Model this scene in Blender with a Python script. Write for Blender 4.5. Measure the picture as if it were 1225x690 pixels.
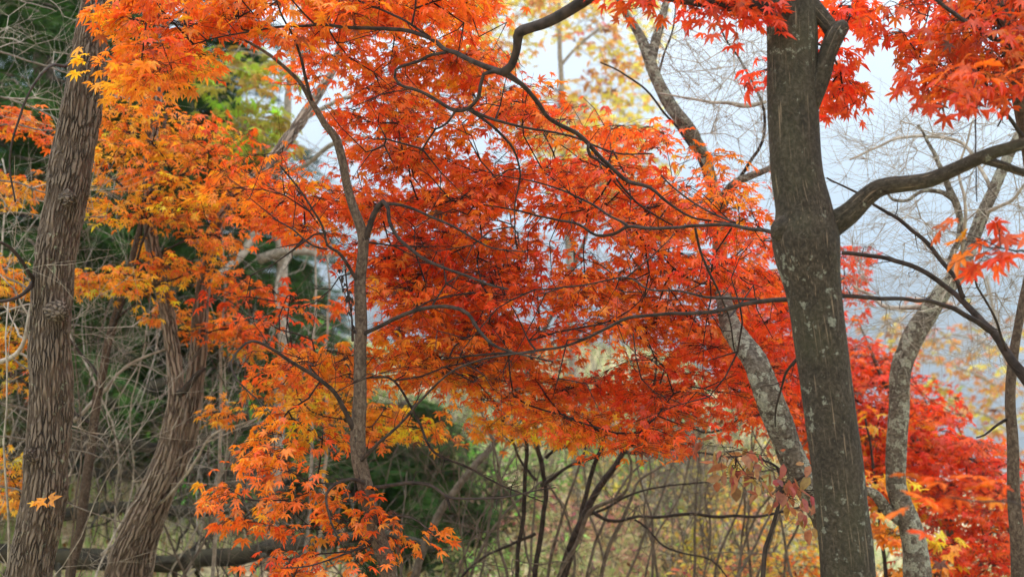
import bpy, math, random
import numpy as np
from mathutils import Vector

random.seed(7)
rng = np.random.default_rng(11)
for o in list(bpy.data.objects):
    bpy.data.objects.remove(o)
scene = bpy.context.scene
COL = scene.collection

# ------------------------------------------------------------ camera, sky, sun, exposure
FPX = 1479.0
PITCH = math.radians(6.0)
CAMZ = 1.6
cam_d = bpy.data.cameras.new('camera')
cam = bpy.data.objects.new('camera', cam_d)
COL.objects.link(cam)
cam.location = (0, 0, CAMZ)
cam.rotation_euler = (math.pi / 2 + PITCH, 0, 0)
cam_d.sensor_width = 36
cam_d.lens = 36 * FPX / 1225
cam_d.clip_start = 0.05
cam_d.clip_end = 20000
cam_d.dof.use_dof = True
cam_d.dof.focus_distance = 4.9
cam_d.dof.aperture_fstop = 2.4
scene.camera = cam

SUN_EL, SUN_AZ = math.radians(50), math.radians(318)      # azimuth clockwise from +Y (high, ahead and left: the leaves are backlit)
world = bpy.data.worlds.new('World')
scene.world = world
world.use_nodes = True
wn, wl = world.node_tree.nodes, world.node_tree.links
wn.clear()
w_out = wn.new('ShaderNodeOutputWorld')
w_bg = wn.new('ShaderNodeBackground')
w_bg.inputs['Strength'].default_value = 0.10
sky = wn.new('ShaderNodeTexSky')
sky.sky_type = 'NISHITA'
sky.sun_disc = False
sky.sun_elevation = SUN_EL
sky.sun_rotation = SUN_AZ
sky.air_density = 1.0
sky.dust_density = 2.0
w_tc = wn.new('ShaderNodeTexCoord')
w_map = wn.new('ShaderNodeMapping')
w_map.inputs['Scale'].default_value = (1, 1, 3.0)
w_noise = wn.new('ShaderNodeTexNoise')
w_noise.inputs['Scale'].default_value = 3.2
w_noise.inputs['Detail'].default_value = 6
w_ramp = wn.new('ShaderNodeValToRGB')
w_ramp.color_ramp.elements[0].position = 0.30
w_ramp.color_ramp.elements[0].color = (0.78, 0.78, 0.78, 1)
w_ramp.color_ramp.elements[1].position = 0.60
w_ramp.color_ramp.elements[1].color = (1, 1, 1, 1)
w_sep = wn.new('ShaderNodeSeparateXYZ')
w_mr = wn.new('ShaderNodeMapRange')       # an overcast sky is brighter overhead than at the horizon
w_mr.inputs['From Min'].default_value = 0.0
w_mr.inputs['From Max'].default_value = 1.0
w_mr.inputs['To Min'].default_value = 11.0
w_mr.inputs['To Max'].default_value = 38.0
w_cl = wn.new('ShaderNodeMix'); w_cl.data_type = 'RGBA'; w_cl.blend_type = 'MULTIPLY'
w_cl.inputs[0].default_value = 1.0
w_cl.inputs[6].default_value = (0.98, 0.99, 1.0, 1)
w_mix = wn.new('ShaderNodeMix'); w_mix.data_type = 'RGBA'
wl.new(w_tc.outputs['Generated'], w_map.inputs['Vector'])
wl.new(w_map.outputs[0], w_noise.inputs['Vector'])
wl.new(w_noise.outputs['Fac'], w_ramp.inputs[0])
wl.new(w_tc.outputs['Generated'], w_sep.inputs[0])
w_pw = wn.new('ShaderNodeMath'); w_pw.operation = 'POWER'; w_pw.use_clamp = True; w_pw.inputs[1].default_value = 2.0
w_ab = wn.new('ShaderNodeMath'); w_ab.operation = 'ABSOLUTE'
wl.new(w_sep.outputs['Z'], w_ab.inputs[0])
wl.new(w_ab.outputs[0], w_pw.inputs[0])
wl.new(w_pw.outputs[0], w_mr.inputs['Value'])
wl.new(w_mr.outputs[0], w_cl.inputs[7])
wl.new(w_ramp.outputs[0], w_mix.inputs[0])
wl.new(sky.outputs[0], w_mix.inputs[6])
wl.new(w_cl.outputs[2], w_mix.inputs[7])
wl.new(w_mix.outputs[2], w_bg.inputs['Color'])
wl.new(w_bg.outputs[0], w_out.inputs['Surface'])

sun_d = bpy.data.lights.new('sun', 'SUN')
sun_d.energy = 1.4
sun_d.angle = math.radians(12)
sun_d.color = (1.0, 0.95, 0.87)
sun = bpy.data.objects.new('sun', sun_d)
COL.objects.link(sun)
sd = Vector((math.sin(SUN_AZ) * math.cos(SUN_EL), math.cos(SUN_AZ) * math.cos(SUN_EL), math.sin(SUN_EL)))
sun.rotation_euler = sd.to_track_quat('Z', 'Y').to_euler()
sun.location = (-5, -5, 12)

scene.render.engine = 'CYCLES'
scene.view_settings.view_transform = 'Standard'
scene.view_settings.look = 'None'
scene.view_settings.gamma = 1
scene.view_settings.exposure = 0.53
cy = scene.cycles
cy.max_bounces = 8
cy.diffuse_bounces = 4
cy.glossy_bounces = 2
cy.transmission_bounces = 5
cy.transparent_max_bounces = 4
cy.volume_bounces = 0
cy.use_denoising = True
cy.caustics_reflective = False
cy.caustics_refractive = False

# ------------------------------------------------------------ helpers
CP, SP = math.cos(PITCH), math.sin(PITCH)
UP = np.array([0., 0., 1.])


def P(x, y, d):
    """world point seen at photo pixel (x, y) at distance d along the view axis"""
    cx = (x - 612.5) / FPX * d
    cy_ = (345 - y) / FPX * d
    return np.array([cx, CP * d - SP * cy_, CAMZ + SP * d + CP * cy_])


def nrm(v):
    return v / (np.linalg.norm(v, axis=-1, keepdims=True) + 1e-9)


def sstep(a, b, x):
    t = np.clip((x - a) / (b - a), 0, 1)
    return t * t * (3 - 2 * t)


def gz(x, y):
    """height of the ground"""
    x = np.asarray(x, float); y = np.asarray(y, float)
    a = x / np.maximum(y, 4)
    rf = sstep(0.10, 0.34, a)
    lf = sstep(-0.08, -0.34, a)
    z = 4.0 * sstep(8, 46, y) * (1 - rf) - 2.6 * rf * sstep(6, 24, y) + 1.6 * lf * sstep(7, 18, y)
    z = z - 95 * sstep(55, 700, y)
    near = 1 - sstep(60, 300, y)
    z = z + near * (0.10 * np.sin(x * 1.3 + 0.7 * y) + 0.08 * np.sin(0.9 * y - 0.6 * x + 2) + 0.05 * np.sin(2.9 * x + 1) * np.sin(2.3 * y))
    return z


def link(name, data, parent=None, loc=None):
    o = bpy.data.objects.new(name, data)
    COL.objects.link(o)
    if parent is not None:
        o.parent = parent
    if loc is not None:
        o.location = loc
    return o


def thing(name, label, cat, loc, group=None):
    o = link(name, None, loc=tuple(float(v) for v in loc))
    o.empty_display_size = 0.2
    o['label'] = label
    o['category'] = cat
    if group:
        o['group'] = group
    return o


def tag(o, label, cat, group=None):
    o['label'] = label
    o['category'] = cat
    if group:
        o['group'] = group
    return o


def mk_mesh(name, verts, faces, mat, smooth=False, cols=None, bark=None):
    """faces: list of integer arrays (n, k)"""
    me = bpy.data.meshes.new(name)
    verts = np.asarray(verts, np.float32)
    faces = [np.asarray(f, np.int32) for f in faces if len(f)]
    nl = sum(f.size for f in faces)
    npoly = sum(len(f) for f in faces)
    me.vertices.add(len(verts))
    me.vertices.foreach_set('co', verts.ravel())
    me.loops.add(nl)
    me.polygons.add(npoly)
    me.loops.foreach_set('vertex_index', np.concatenate([f.ravel() for f in faces]))
    tot = np.concatenate([np.full(len(f), f.shape[1], np.int32) for f in faces])
    st = np.concatenate([[0], np.cumsum(tot)[:-1]]).astype(np.int32)
    me.polygons.foreach_set('loop_start', st)
    me.polygons.foreach_set('loop_total', tot)
    if smooth:
        me.polygons.foreach_set('use_smooth', np.ones(npoly, bool))
    if cols is not None:
        a = me.attributes.new('Col', 'FLOAT_COLOR', 'POINT')
        c = np.ones((len(verts), 4), np.float32)
        c[:, :3] = cols
        a.data.foreach_set('color', c.ravel())
    if bark is not None:
        a = me.attributes.new('bark', 'FLOAT_VECTOR', 'POINT')
        a.data.foreach_set('vector', np.asarray(bark, np.float32).ravel())
    me.update(calc_edges=True)
    me.materials.append(mat)
    return me


class Acc:
    """collects tubes or patches of one part"""
    def __init__(s):
        s.v, s.q, s.t, s.b, s.n = [], [], [], [], 0

    def tube(s, pts, rad, sides=5, cap=True, wob=0.0, ofs=0.0):
        pts = np.asarray(pts, float)
        rad = np.asarray(rad, float)
        n = len(pts)
        if n < 2:
            return
        T = np.empty_like(pts)
        T[1:-1] = pts[2:] - pts[:-2]
        T[0] = pts[1] - pts[0]
        T[-1] = pts[-1] - pts[-2]
        T = nrm(T)
        N = np.empty_like(pts)
        h = np.array([0.3, 1, 0.2]) if abs(T[0][1]) < 0.8 else np.array([1, 0.1, 0.3])
        u = nrm(h - T[0] * np.dot(h, T[0]))
        for i in range(n):
            u = u - T[i] * np.dot(u, T[i])
            u = u / (np.linalg.norm(u) + 1e-9)
            N[i] = u
        B = np.cross(T, N)
        th = np.linspace(0, 2 * math.pi, sides, endpoint=False)
        c, sn = np.cos(th), np.sin(th)
        L = np.concatenate([[0], np.cumsum(np.linalg.norm(np.diff(pts, axis=0), axis=1))]) + ofs
        R = rad[:, None] * np.ones((1, sides))
        if wob > 0:
            k = rng.uniform(0, 6, 6)
            R = R * (1 + wob * (np.sin(th[None] * 2 + L[:, None] * 5 + k[0]) + 0.7 * np.sin(th[None] * 3 - L[:, None] * 9 + k[1])
                                + 0.5 * np.sin(th[None] + L[:, None] * 14 + k[2]) + 0.35 * np.sin(th[None] * 5 + L[:, None] * 23 + k[3])))
        V = pts[:, None] + R[..., None] * (N[:, None] * c[None, :, None] + B[:, None] * sn[None, :, None])
        bk = np.stack([rad[:, None] * c, rad[:, None] * sn, L[:, None] + 0 * c], -1)
        i0 = s.n + (np.arange(n - 1) * sides)[:, None]
        j = np.arange(sides)[None]
        j2 = (j + 1) % sides
        q = np.stack([i0 + j, i0 + j2, i0 + sides + j2, i0 + sides + j], -1).reshape(-1, 4)
        s.v.append(V.reshape(-1, 3)); s.b.append(bk.reshape(-1, 3)); s.q.append(q)
        s.n += n * sides
        start = s.n - n * sides
        if cap:
            jj = np.arange(sides); jk = (jj + 1) % sides
            for end, row in ((0, 0), (1, n - 1)):
                s.v.append((pts[row] + T[row] * rad[row] * (0.5 if end else -0.2))[None])
                s.b.append(np.array([[0, 0, L[row]]]))
                base = start + row * sides
                tri = np.stack([base + jj, base + jk, np.full(sides, s.n)], -1)
                s.t.append(tri if end else tri[:, ::-1])
                s.n += 1

    def build(s, name, mat, root, smooth=True):
        if not s.v:
            return None
        org = np.array(root.location)
        f = []
        if s.q:
            f.append(np.concatenate(s.q))
        if s.t:
            f.append(np.concatenate(s.t))
        me = mk_mesh(name, np.concatenate(s.v) - org, f, mat, smooth, bark=np.concatenate(s.b))
        return link(name, me, root)


def catmull(pts, step):
    """smooth resample of rows (any width; first three columns are the position)"""
    pts = np.asarray(pts, float)
    p = np.vstack([2 * pts[0] - pts[1], pts, 2 * pts[-1] - pts[-2]])
    out = []
    for i in range(1, len(p) - 2):
        L = np.linalg.norm((p[i + 1] - p[i])[:3])
        n = max(1, int(round(L / step)))
        t = np.linspace(0, 1, n, endpoint=False)[:, None]
        out.append(0.5 * ((2 * p[i]) + (-p[i - 1] + p[i + 1]) * t + (2 * p[i - 1] - 5 * p[i] + 4 * p[i + 1] - p[i + 2]) * t ** 2
                          + (-p[i - 1] + 3 * p[i] - 3 * p[i + 1] + p[i + 2]) * t ** 3))
    out.append(p[-2][None])
    return np.vstack(out)


def px_path(pp, step=0.05, jit=0.0):
    """rows (x, y, d, width_px) -> smooth world path and radii"""
    rows = np.array([list(P(x, y, d)) + [w / 2 / FPX * d] for x, y, d, w in pp])
    r = catmull(rows, step)
    pts, rad = r[:, :3].copy(), np.maximum(r[:, 3], 0.0012)
    if jit > 0 and len(pts) > 3:
        k = rng.normal(0, 1, (len(pts), 3))
        for _ in range(2):
            k[1:-1] = (k[:-2] + k[1:-1] + k[2:]) / 3
        pts += k * jit
    return pts, rad


# ------------------------------------------------------------ materials
def mat_new(name):
    m = bpy.data.materials.new(name)
    m.use_nodes = True
    n, l = m.node_tree.nodes, m.node_tree.links
    n.clear()
    out = n.new('ShaderNodeOutputMaterial')
    return m, n, l, out


def ramp(n, l, fac, stops):
    r = n.new('ShaderNodeValToRGB')
    e = r.color_ramp.elements
    while len(e) < len(stops):
        e.new(0.5)
    for i, (p, c) in enumerate(stops):
        e[i].position = p
        e[i].color = (*c, 1)
    if fac is not None:
        l.new(fac, r.inputs[0])
    return r


def bark_mat(name, dark, mid, light, lichen=None, lich_amt=0.0, stretch=0.22, scale=60, bump=0.6, furrow=False, disp=0.0, cracks=False, green=0.0):
    m, n, l, out = mat_new(name)
    b = n.new('ShaderNodeBsdfPrincipled')
    b.inputs['Roughness'].default_value = 0.85
    b.inputs['Specular IOR Level'].default_value = 0.2
    at = n.new('ShaderNodeAttribute'); at.attribute_name = 'bark'
    mp = n.new('ShaderNodeMapping'); mp.inputs['Scale'].default_value = (1, 1, stretch)
    l.new(at.outputs['Vector'], mp.inputs[0])
    n1 = n.new('ShaderNodeTexNoise'); n1.inputs['Scale'].default_value = scale; n1.inputs['Detail'].default_value = 8; n1.inputs['Roughness'].default_value = 0.65
    n1.inputs['Distortion'].default_value = 0.6
    l.new(mp.outputs[0], n1.inputs['Vector'])
    n2 = n.new('ShaderNodeTexNoise'); n2.inputs['Scale'].default_value = 9; n2.inputs['Detail'].default_value = 5
    l.new(at.outputs['Vector'], n2.inputs['Vector'])
    height = n1.outputs['Fac']
    if furrow:
        mp2 = n.new('ShaderNodeMapping'); mp2.inputs['Scale'].default_value = (1, 1, stretch)
        ds = n.new('ShaderNodeVectorMath'); ds.operation = 'ADD'
        nd = n.new('ShaderNodeTexNoise'); nd.inputs['Scale'].default_value = 17; nd.inputs['Detail'].default_value = 4
        l.new(at.outputs['Vector'], nd.inputs['Vector'])
        sc = n.new('ShaderNodeVectorMath'); sc.operation = 'SCALE'; sc.inputs['Scale'].default_value = 0.022
        l.new(nd.outputs['Color'], sc.inputs[0])
        l.new(at.outputs['Vector'], ds.inputs[0]); l.new(sc.outputs[0], ds.inputs[1])
        l.new(ds.outputs[0], mp2.inputs[0])
        vo = n.new('ShaderNodeTexVoronoi'); vo.feature = 'DISTANCE_TO_EDGE'; vo.inputs['Scale'].default_value = scale * 0.75
        l.new(mp2.outputs[0], vo.inputs['Vector'])
        mr = n.new('ShaderNodeMapRange'); mr.inputs['From Max'].default_value = 0.20; mr.interpolation_type = 'SMOOTHSTEP'
        vr = n.new('ShaderNodeMapRange'); vr.inputs['From Min'].default_value = 0.35; vr.inputs['From Max'].default_value = 0.65; vr.inputs['To Min'].default_value = 0.07; vr.inputs['To Max'].default_value = 0.46
        l.new(n2.outputs['Fac'], vr.inputs['Value']); l.new(vr.outputs[0], mr.inputs['From Max'])
        l.new(vo.outputs['Distance'], mr.inputs['Value'])
        mx = n.new('ShaderNodeMath'); mx.operation = 'MULTIPLY_ADD'; mx.inputs[1].default_value = 0.55
        l.new(n1.outputs['Fac'], mx.inputs[0])
        m2 = n.new('ShaderNodeMath'); m2.operation = 'MULTIPLY'; m2.inputs[1].default_value = 0.55
        l.new(mr.outputs[0], m2.inputs[0]); l.new(m2.outputs[0], mx.inputs[2])
        height = mx.outputs[0]
        cr = ramp(n, l, height, [(0.16, dark), (0.42, mid), (0.92, light)])
    else:
        cr = ramp(n, l, height, [(0.32, dark), (0.5, mid), (0.68, light)])
    colr = cr.outputs[0]
    # broad patches
    mx1 = n.new('ShaderNodeMix'); mx1.data_type = 'RGBA'; mx1.blend_type = 'MULTIPLY'; mx1.inputs[0].default_value = 0.7
    rr = ramp(n, l, n2.outputs['Fac'], [(0.3, (0.62, 0.62, 0.62)), (0.7, (1.25, 1.2, 1.15))])
    l.new(colr, mx1.inputs[6]); l.new(rr.outputs[0], mx1.inputs[7])
    colr = mx1.outputs[2]
    if cracks:   # fine pale and rusty lengthwise cracks of smooth maple bark
        mp3 = n.new('ShaderNodeMapping'); mp3.inputs['Scale'].default_value = (1, 1, 0.03)
        l.new(at.outputs['Vector'], mp3.inputs[0])
        v3 = n.new('ShaderNodeTexNoise'); v3.inputs['Scale'].default_value = 190; v3.inputs['Detail'].default_value = 3
        l.new(mp3.outputs[0], v3.inputs['Vector'])
        r3 = ramp(n, l, v3.outputs['Fac'], [(0.62, (0, 0, 0)), (0.70, (1, 1, 1))])
        mz = n.new('ShaderNodeMath'); mz.operation = 'MULTIPLY'; mz.inputs[1].default_value = 0.5
        l.new(r3.outputs[0], mz.inputs[0])
        mx3 = n.new('ShaderNodeMix'); mx3.data_type = 'RGBA'
        mx3.inputs[7].default_value = (0.30, 0.22, 0.15, 1)
        l.new(mz.outputs[0], mx3.inputs[0]); l.new(colr, mx3.inputs[6])
        colr = mx3.outputs[2]
    if green:
        ng = n.new('ShaderNodeTexNoise'); ng.inputs['Scale'].default_value = 5; ng.inputs['Detail'].default_value = 6
        l.new(at.outputs['Vector'], ng.inputs['Vector'])
        rg = ramp(n, l, ng.outputs['Fac'], [(0.45, (0, 0, 0)), (0.7, (green, green, green))])
        mg = n.new('ShaderNodeMix'); mg.data_type = 'RGBA'; mg.inputs[7].default_value = (0.055, 0.058, 0.028, 1)
        l.new(rg.outputs[0], mg.inputs[0]); l.new(colr, mg.inputs[6])
        colr = mg.outputs[2]
    if lichen:
        nl = n.new('ShaderNodeTexNoise'); nl.inputs['Scale'].default_value = 24; nl.inputs['Detail'].default_value = 9; nl.inputs['Roughness'].default_value = 0.68
        l.new(at.outputs['Vector'], nl.inputs['Vector'])
        t = 0.66 - lich_amt
        nm = n.new('ShaderNodeTexNoise'); nm.inputs['Scale'].default_value = 3.5; nm.inputs['Detail'].default_value = 2
        l.new(at.outputs['Vector'], nm.inputs['Vector'])
        na = n.new('ShaderNodeMath'); na.operation = 'MULTIPLY_ADD'; na.inputs[1].default_value = 0.45; na.inputs[2].default_value = -0.225
        l.new(nm.outputs['Fac'], na.inputs[0])
        nb = n.new('ShaderNodeMath'); nb.operation = 'ADD'
        l.new(nl.outputs['Fac'], nb.inputs[0]); l.new(na.outputs[0], nb.inputs[1])
        rl = ramp(n, l, nb.outputs[0], [(t, (0, 0, 0)), (t + 0.02, (1, 1, 1))])
        nf = n.new('ShaderNodeTexNoise'); nf.inputs['Scale'].default_value = 140
        l.new(at.outputs['Vector'], nf.inputs['Vector'])
        rf = ramp(n, l, nf.outputs['Fac'], [(0.35, tuple(c * 0.55 for c in lichen)), (0.6, lichen)])
        ml = n.new('ShaderNodeMix'); ml.data_type = 'RGBA'
        l.new(rl.outputs[0], ml.inputs[0]); l.new(colr, ml.inputs[6]); l.new(rf.outputs[0], ml.inputs[7])
        colr = ml.outputs[2]
    l.new(colr, b.inputs['Base Color'])
    bp = n.new('ShaderNodeBump'); bp.inputs['Strength'].default_value = bump; bp.inputs['Distance'].default_value = 0.01
    l.new(height, bp.inputs['Height']); l.new(bp.outputs[0], b.inputs['Normal'])
    l.new(b.outputs[0], out.inputs['Surface'])
    if disp > 0:
        dn = n.new('ShaderNodeDisplacement'); dn.inputs['Midlevel'].default_value = 0.5; dn.inputs['Scale'].default_value = disp
        l.new(height, dn.inputs['Height']); l.new(dn.outputs[0], out.inputs['Displacement'])
        m.displacement_method = 'BOTH'
    return m


def plain_bark(name, a, bcol, scale=30, rough=0.85):
    m, n, l, out = mat_new(name)
    b = n.new('ShaderNodeBsdfPrincipled'); b.inputs['Roughness'].default_value = rough
    b.inputs['Specular IOR Level'].default_value = 0.25
    g = n.new('ShaderNodeNewGeometry')
    t = n.new('ShaderNodeTexNoise'); t.inputs['Scale'].default_value = scale; t.inputs['Detail'].default_value = 4
    l.new(g.outputs['Position'], t.inputs['Vector'])
    r = ramp(n, l, t.outputs['Fac'], [(0.35, a), (0.65, bcol)])
    l.new(r.outputs[0], b.inputs['Base Color'])
    bp = n.new('ShaderNodeBump'); bp.inputs['Strength'].default_value = 0.5; bp.inputs['Distance'].default_value = 0.004
    l.new(t.outputs['Fac'], bp.inputs['Height']); l.new(bp.outputs[0], b.inputs['Normal'])
    l.new(b.outputs[0], out.inputs['Surface'])
    return m


def leaf_mat(name, trans=0.55, gloss=0.05, spot=True):
    m, n, l, out = mat_new(name)
    at = n.new('ShaderNodeAttribute'); at.attribute_name = 'Col'
    col = at.outputs['Color']
    if spot:
        g = n.new('ShaderNodeNewGeometry')
        t = n.new('ShaderNodeTexNoise'); t.inputs['Scale'].default_value = 70; t.inputs['Detail'].default_value = 3
        l.new(g.outputs['Position'], t.inputs['Vector'])
        r = ramp(n, l, t.outputs['Fac'], [(0.3, (0.72, 0.62, 0.6)), (0.5, (1, 1, 1)), (0.75, (1.1, 1.25, 1.1))])
        mx = n.new('ShaderNodeMix'); mx.data_type = 'RGBA'; mx.blend_type = 'MULTIPLY'; mx.inputs[0].default_value = 1
        l.new(col, mx.inputs[6]); l.new(r.outputs[0], mx.inputs[7])
        col = mx.outputs[2]
    d = n.new('ShaderNodeBsdfDiffuse'); l.new(col, d.inputs['Color'])
    tr = n.new('ShaderNodeBsdfTranslucent'); l.new(col, tr.inputs['Color'])
    ms = n.new('ShaderNodeMixShader'); ms.inputs[0].default_value = trans
    l.new(d.outputs[0], ms.inputs[1]); l.new(tr.outputs[0], ms.inputs[2])
    gl = n.new('ShaderNodeBsdfGlossy'); gl.inputs['Roughness'].default_value = 0.45
    m2 = n.new('ShaderNodeMixShader'); m2.inputs[0].default_value = gloss
    l.new(ms.outputs[0], m2.inputs[1]); l.new(gl.outputs[0], m2.inputs[2])
    l.new(m2.outputs[0], out.inputs['Surface'])
    return m


M_MAPLE = bark_mat('smooth_maple_bark', (0.014, 0.011, 0.008), (0.034, 0.028, 0.020), (0.074, 0.062, 0.047), lichen=(0.17, 0.175, 0.14), lich_amt=0.042,
                   stretch=0.8, scale=85, bump=0.7, cracks=True, green=0.35)
M_OAK = bark_mat('furrowed_bark', (0.036, 0.026, 0.019), (0.105, 0.080, 0.060), (0.185, 0.148, 0.115), lichen=(0.26, 0.28, 0.19), lich_amt=0.025,
                 stretch=0.12, scale=92, bump=0.9, furrow=True, disp=0.013)
M_TWIST = bark_mat('stringy_bark', (0.035, 0.025, 0.018), (0.16, 0.125, 0.095), (0.31, 0.255, 0.20), stretch=0.09, scale=70, bump=1.0, furrow=True, disp=0.015)
M_LICHEN = bark_mat('lichen_bark', (0.04, 0.031, 0.023), (0.135, 0.113, 0.087), (0.25, 0.222, 0.18), lichen=(0.36, 0.355, 0.275), lich_amt=0.14,
                    stretch=1.3, scale=60, bump=1.0, disp=0.014)
M_SLIM = bark_mat('slim_trunk_bark', (0.035, 0.024, 0.018), (0.085, 0.062, 0.045), (0.16, 0.13, 0.10), lichen=(0.24, 0.25, 0.19), lich_amt=-0.02,
                  stretch=0.7, scale=80, bump=0.6)
M_TWIG = plain_bark('dark_twig_bark', (0.012, 0.007, 0.006), (0.034, 0.020, 0.015))
M_BRANCH = plain_bark('dark_branch_bark', (0.014, 0.010, 0.008), (0.046, 0.033, 0.026))
M_GREY = plain_bark('grey_twig_bark', (0.19, 0.165, 0.13), (0.40, 0.355, 0.29))
M_PALE = plain_bark('pale_dead_twig', (0.20, 0.17, 0.135), (0.36, 0.32, 0.26))
M_BROWN = plain_bark('brown_brush_bark', (0.06, 0.045, 0.032), (0.15, 0.12, 0.09))
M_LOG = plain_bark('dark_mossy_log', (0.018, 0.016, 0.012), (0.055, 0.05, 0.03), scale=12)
M_LEAF = leaf_mat('maple_leaf', 0.57, 0.035)
M_FAR_LEAF = leaf_mat('distant_leaf', 0.5, 0.02, spot=False)
M_NEEDLE = leaf_mat('conifer_needle', 0.25, 0.03, spot=False)
M_GRASS = leaf_mat('grass_blade', 0.35, 0.02, spot=False)

# ------------------------------------------------------------ the setting
def build_ground():
    rows = np.concatenate([np.linspace(-8, 70, 157), 70 * (9000 / 70) ** np.linspace(0.02, 1, 70)])
    u = np.linspace(-1, 1, 161)
    V = []
    for yy in rows:
        half = 14 + max(yy, 0) * 0.9
        xs = u * half
        V.append(np.stack([xs, np.full_like(xs, yy), gz(xs, yy)], -1))
    V = np.concatenate(V)
    nu = len(u)
    i = np.arange(len(rows) - 1)[:, None] * nu + np.arange(nu - 1)[None]
    q = np.stack([i, i + 1, i + nu + 1, i + nu], -1).reshape(-1, 4)
    m, n, l, out = mat_new('forest_floor')
    b = n.new('ShaderNodeBsdfPrincipled'); b.inputs['Roughness'].default_value = 0.95
    g = n.new('ShaderNodeNewGeometry')
    t1 = n.new('ShaderNodeTexNoise'); t1.inputs['Scale'].default_value = 0.35; t1.inputs['Detail'].default_value = 6
    t2 = n.new('ShaderNodeTexNoise'); t2.inputs['Scale'].default_value = 9; t2.inputs['Detail'].default_value = 8
    for t in (t1, t2):
        l.new(g.outputs['Position'], t.inputs['Vector'])
    r1 = ramp(n, l, t1.outputs['Fac'], [(0.32, (0.28, 0.34, 0.13)), (0.46, (0.50, 0.47, 0.26)), (0.58, (0.58, 0.46, 0.31)), (0.72, (0.33, 0.38, 0.15))])
    r2 = ramp(n, l, t2.outputs['Fac'], [(0.3, (0.45, 0.42, 0.38)), (0.65, (1.2, 1.15, 1.1))])
    mx = n.new('ShaderNodeMix'); mx.data_type = 'RGBA'; mx.blend_type = 'MULTIPLY'; mx.inputs[0].default_value = 1
    l.new(r1.outputs[0], mx.inputs[6]); l.new(r2.outputs[0], mx.inputs[7])
    l.new(mx.outputs[2], b.inputs['Base Color'])
    bp = n.new('ShaderNodeBump'); bp.inputs['Distance'].default_value = 0.05
    l.new(t2.outputs['Fac'], bp.inputs['Height']); l.new(bp.outputs[0], b.inputs['Normal'])
    l.new(b.outputs[0], out.inputs['Surface'])
    o = link('ground', mk_mesh('ground', V, [q], m, True))
    o['kind'] = 'structure'


def build_mountains():
    nx, ny = 260, 60
    xs = np.linspace(-5200, 5200, nx)
    ys = np.linspace(2300, 5600, ny)
    X, Y = np.meshgrid(xs, ys)
    Z = np.zeros_like(X)
    r2 = np.random.default_rng(5)
    for k in range(7):
        f = 0.0006 * 1.75 ** k
        a = 190 / 1.8 ** k
        p = r2.uniform(0, 9, 4)
        Z += a * (1 - 2 * np.abs(np.sin(X * f + p[0] + 1.3 * np.sin(Y * f * 0.8 + p[1])))) * 0.6 + a * 0.5 * np.sin(Y * f * 1.3 + p[2] + X * f * 0.4)
    ridge = 560 * np.exp(-((Y - 4000 - 0.10 * X) / 900) ** 2) + 330 * np.exp(-((Y - 2950 + 0.12 * X) / 380) ** 2) * (0.5 + 0.5 * np.sin(X * 0.0011 + 2.0))
    env = sstep(2300, 2800, Y) * (1 - sstep(5100, 5600, Y))
    Z = -110 + (ridge + Z * 0.55 + 60) * env
    V = np.stack([X, Y, Z], -1).reshape(-1, 3)
    i = np.arange(ny - 1)[:, None] * nx + np.arange(nx - 1)[None]
    q = np.stack([i, i + 1, i + nx + 1, i + nx], -1).reshape(-1, 4)
    m, n, l, out = mat_new('wooded_mountain')
    b = n.new('ShaderNodeBsdfPrincipled'); b.inputs['Roughness'].default_value = 1
    g = n.new('ShaderNodeNewGeometry')
    t1 = n.new('ShaderNodeTexNoise'); t1.inputs['Scale'].default_value = 0.004; t1.inputs['Detail'].default_value = 8
    l.new(g.outputs['Position'], t1.inputs['Vector'])
    r1 = ramp(n, l, t1.outputs['Fac'], [(0.35, (0.05, 0.07, 0.05)), (0.5, (0.12, 0.09, 0.06)), (0.65, (0.2, 0.18, 0.15))])
    l.new(r1.outputs[0], b.inputs['Base Color'])
    l.new(b.outputs[0], out.inputs['Surface'])
    o = link('mountains', mk_mesh('mountains', V, [q], m, True))
    o['kind'] = 'structure'


def build_haze():
    x0, x1, y0, y1, z0, z1 = -9000, 9000, -60, 9100, -130, 900
    v = [(x, y, z) for z in (z0, z1) for y in (y0, y1) for x in (x0, x1)]
    q = np.array([[0, 2, 3, 1], [4, 5, 7, 6], [0, 1, 5, 4], [2, 6, 7, 3], [0, 4, 6, 2], [1, 3, 7, 5]])
    m, n, l, out = mat_new('haze_air')
    pv = n.new('ShaderNodeVolumePrincipled')
    pv.inputs['Color'].default_value = (0.66, 0.83, 1.0, 1)
    pv.inputs['Density'].default_value = 0.0005
    pv.inputs['Anisotropy'].default_value = 0.0
    l.new(pv.outputs[0], out.inputs['Volume'])
    o = link('haze', mk_mesh('haze', v, [q], m))
    o['kind'] = 'stuff'


build_ground()
build_mountains()
build_haze()

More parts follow.
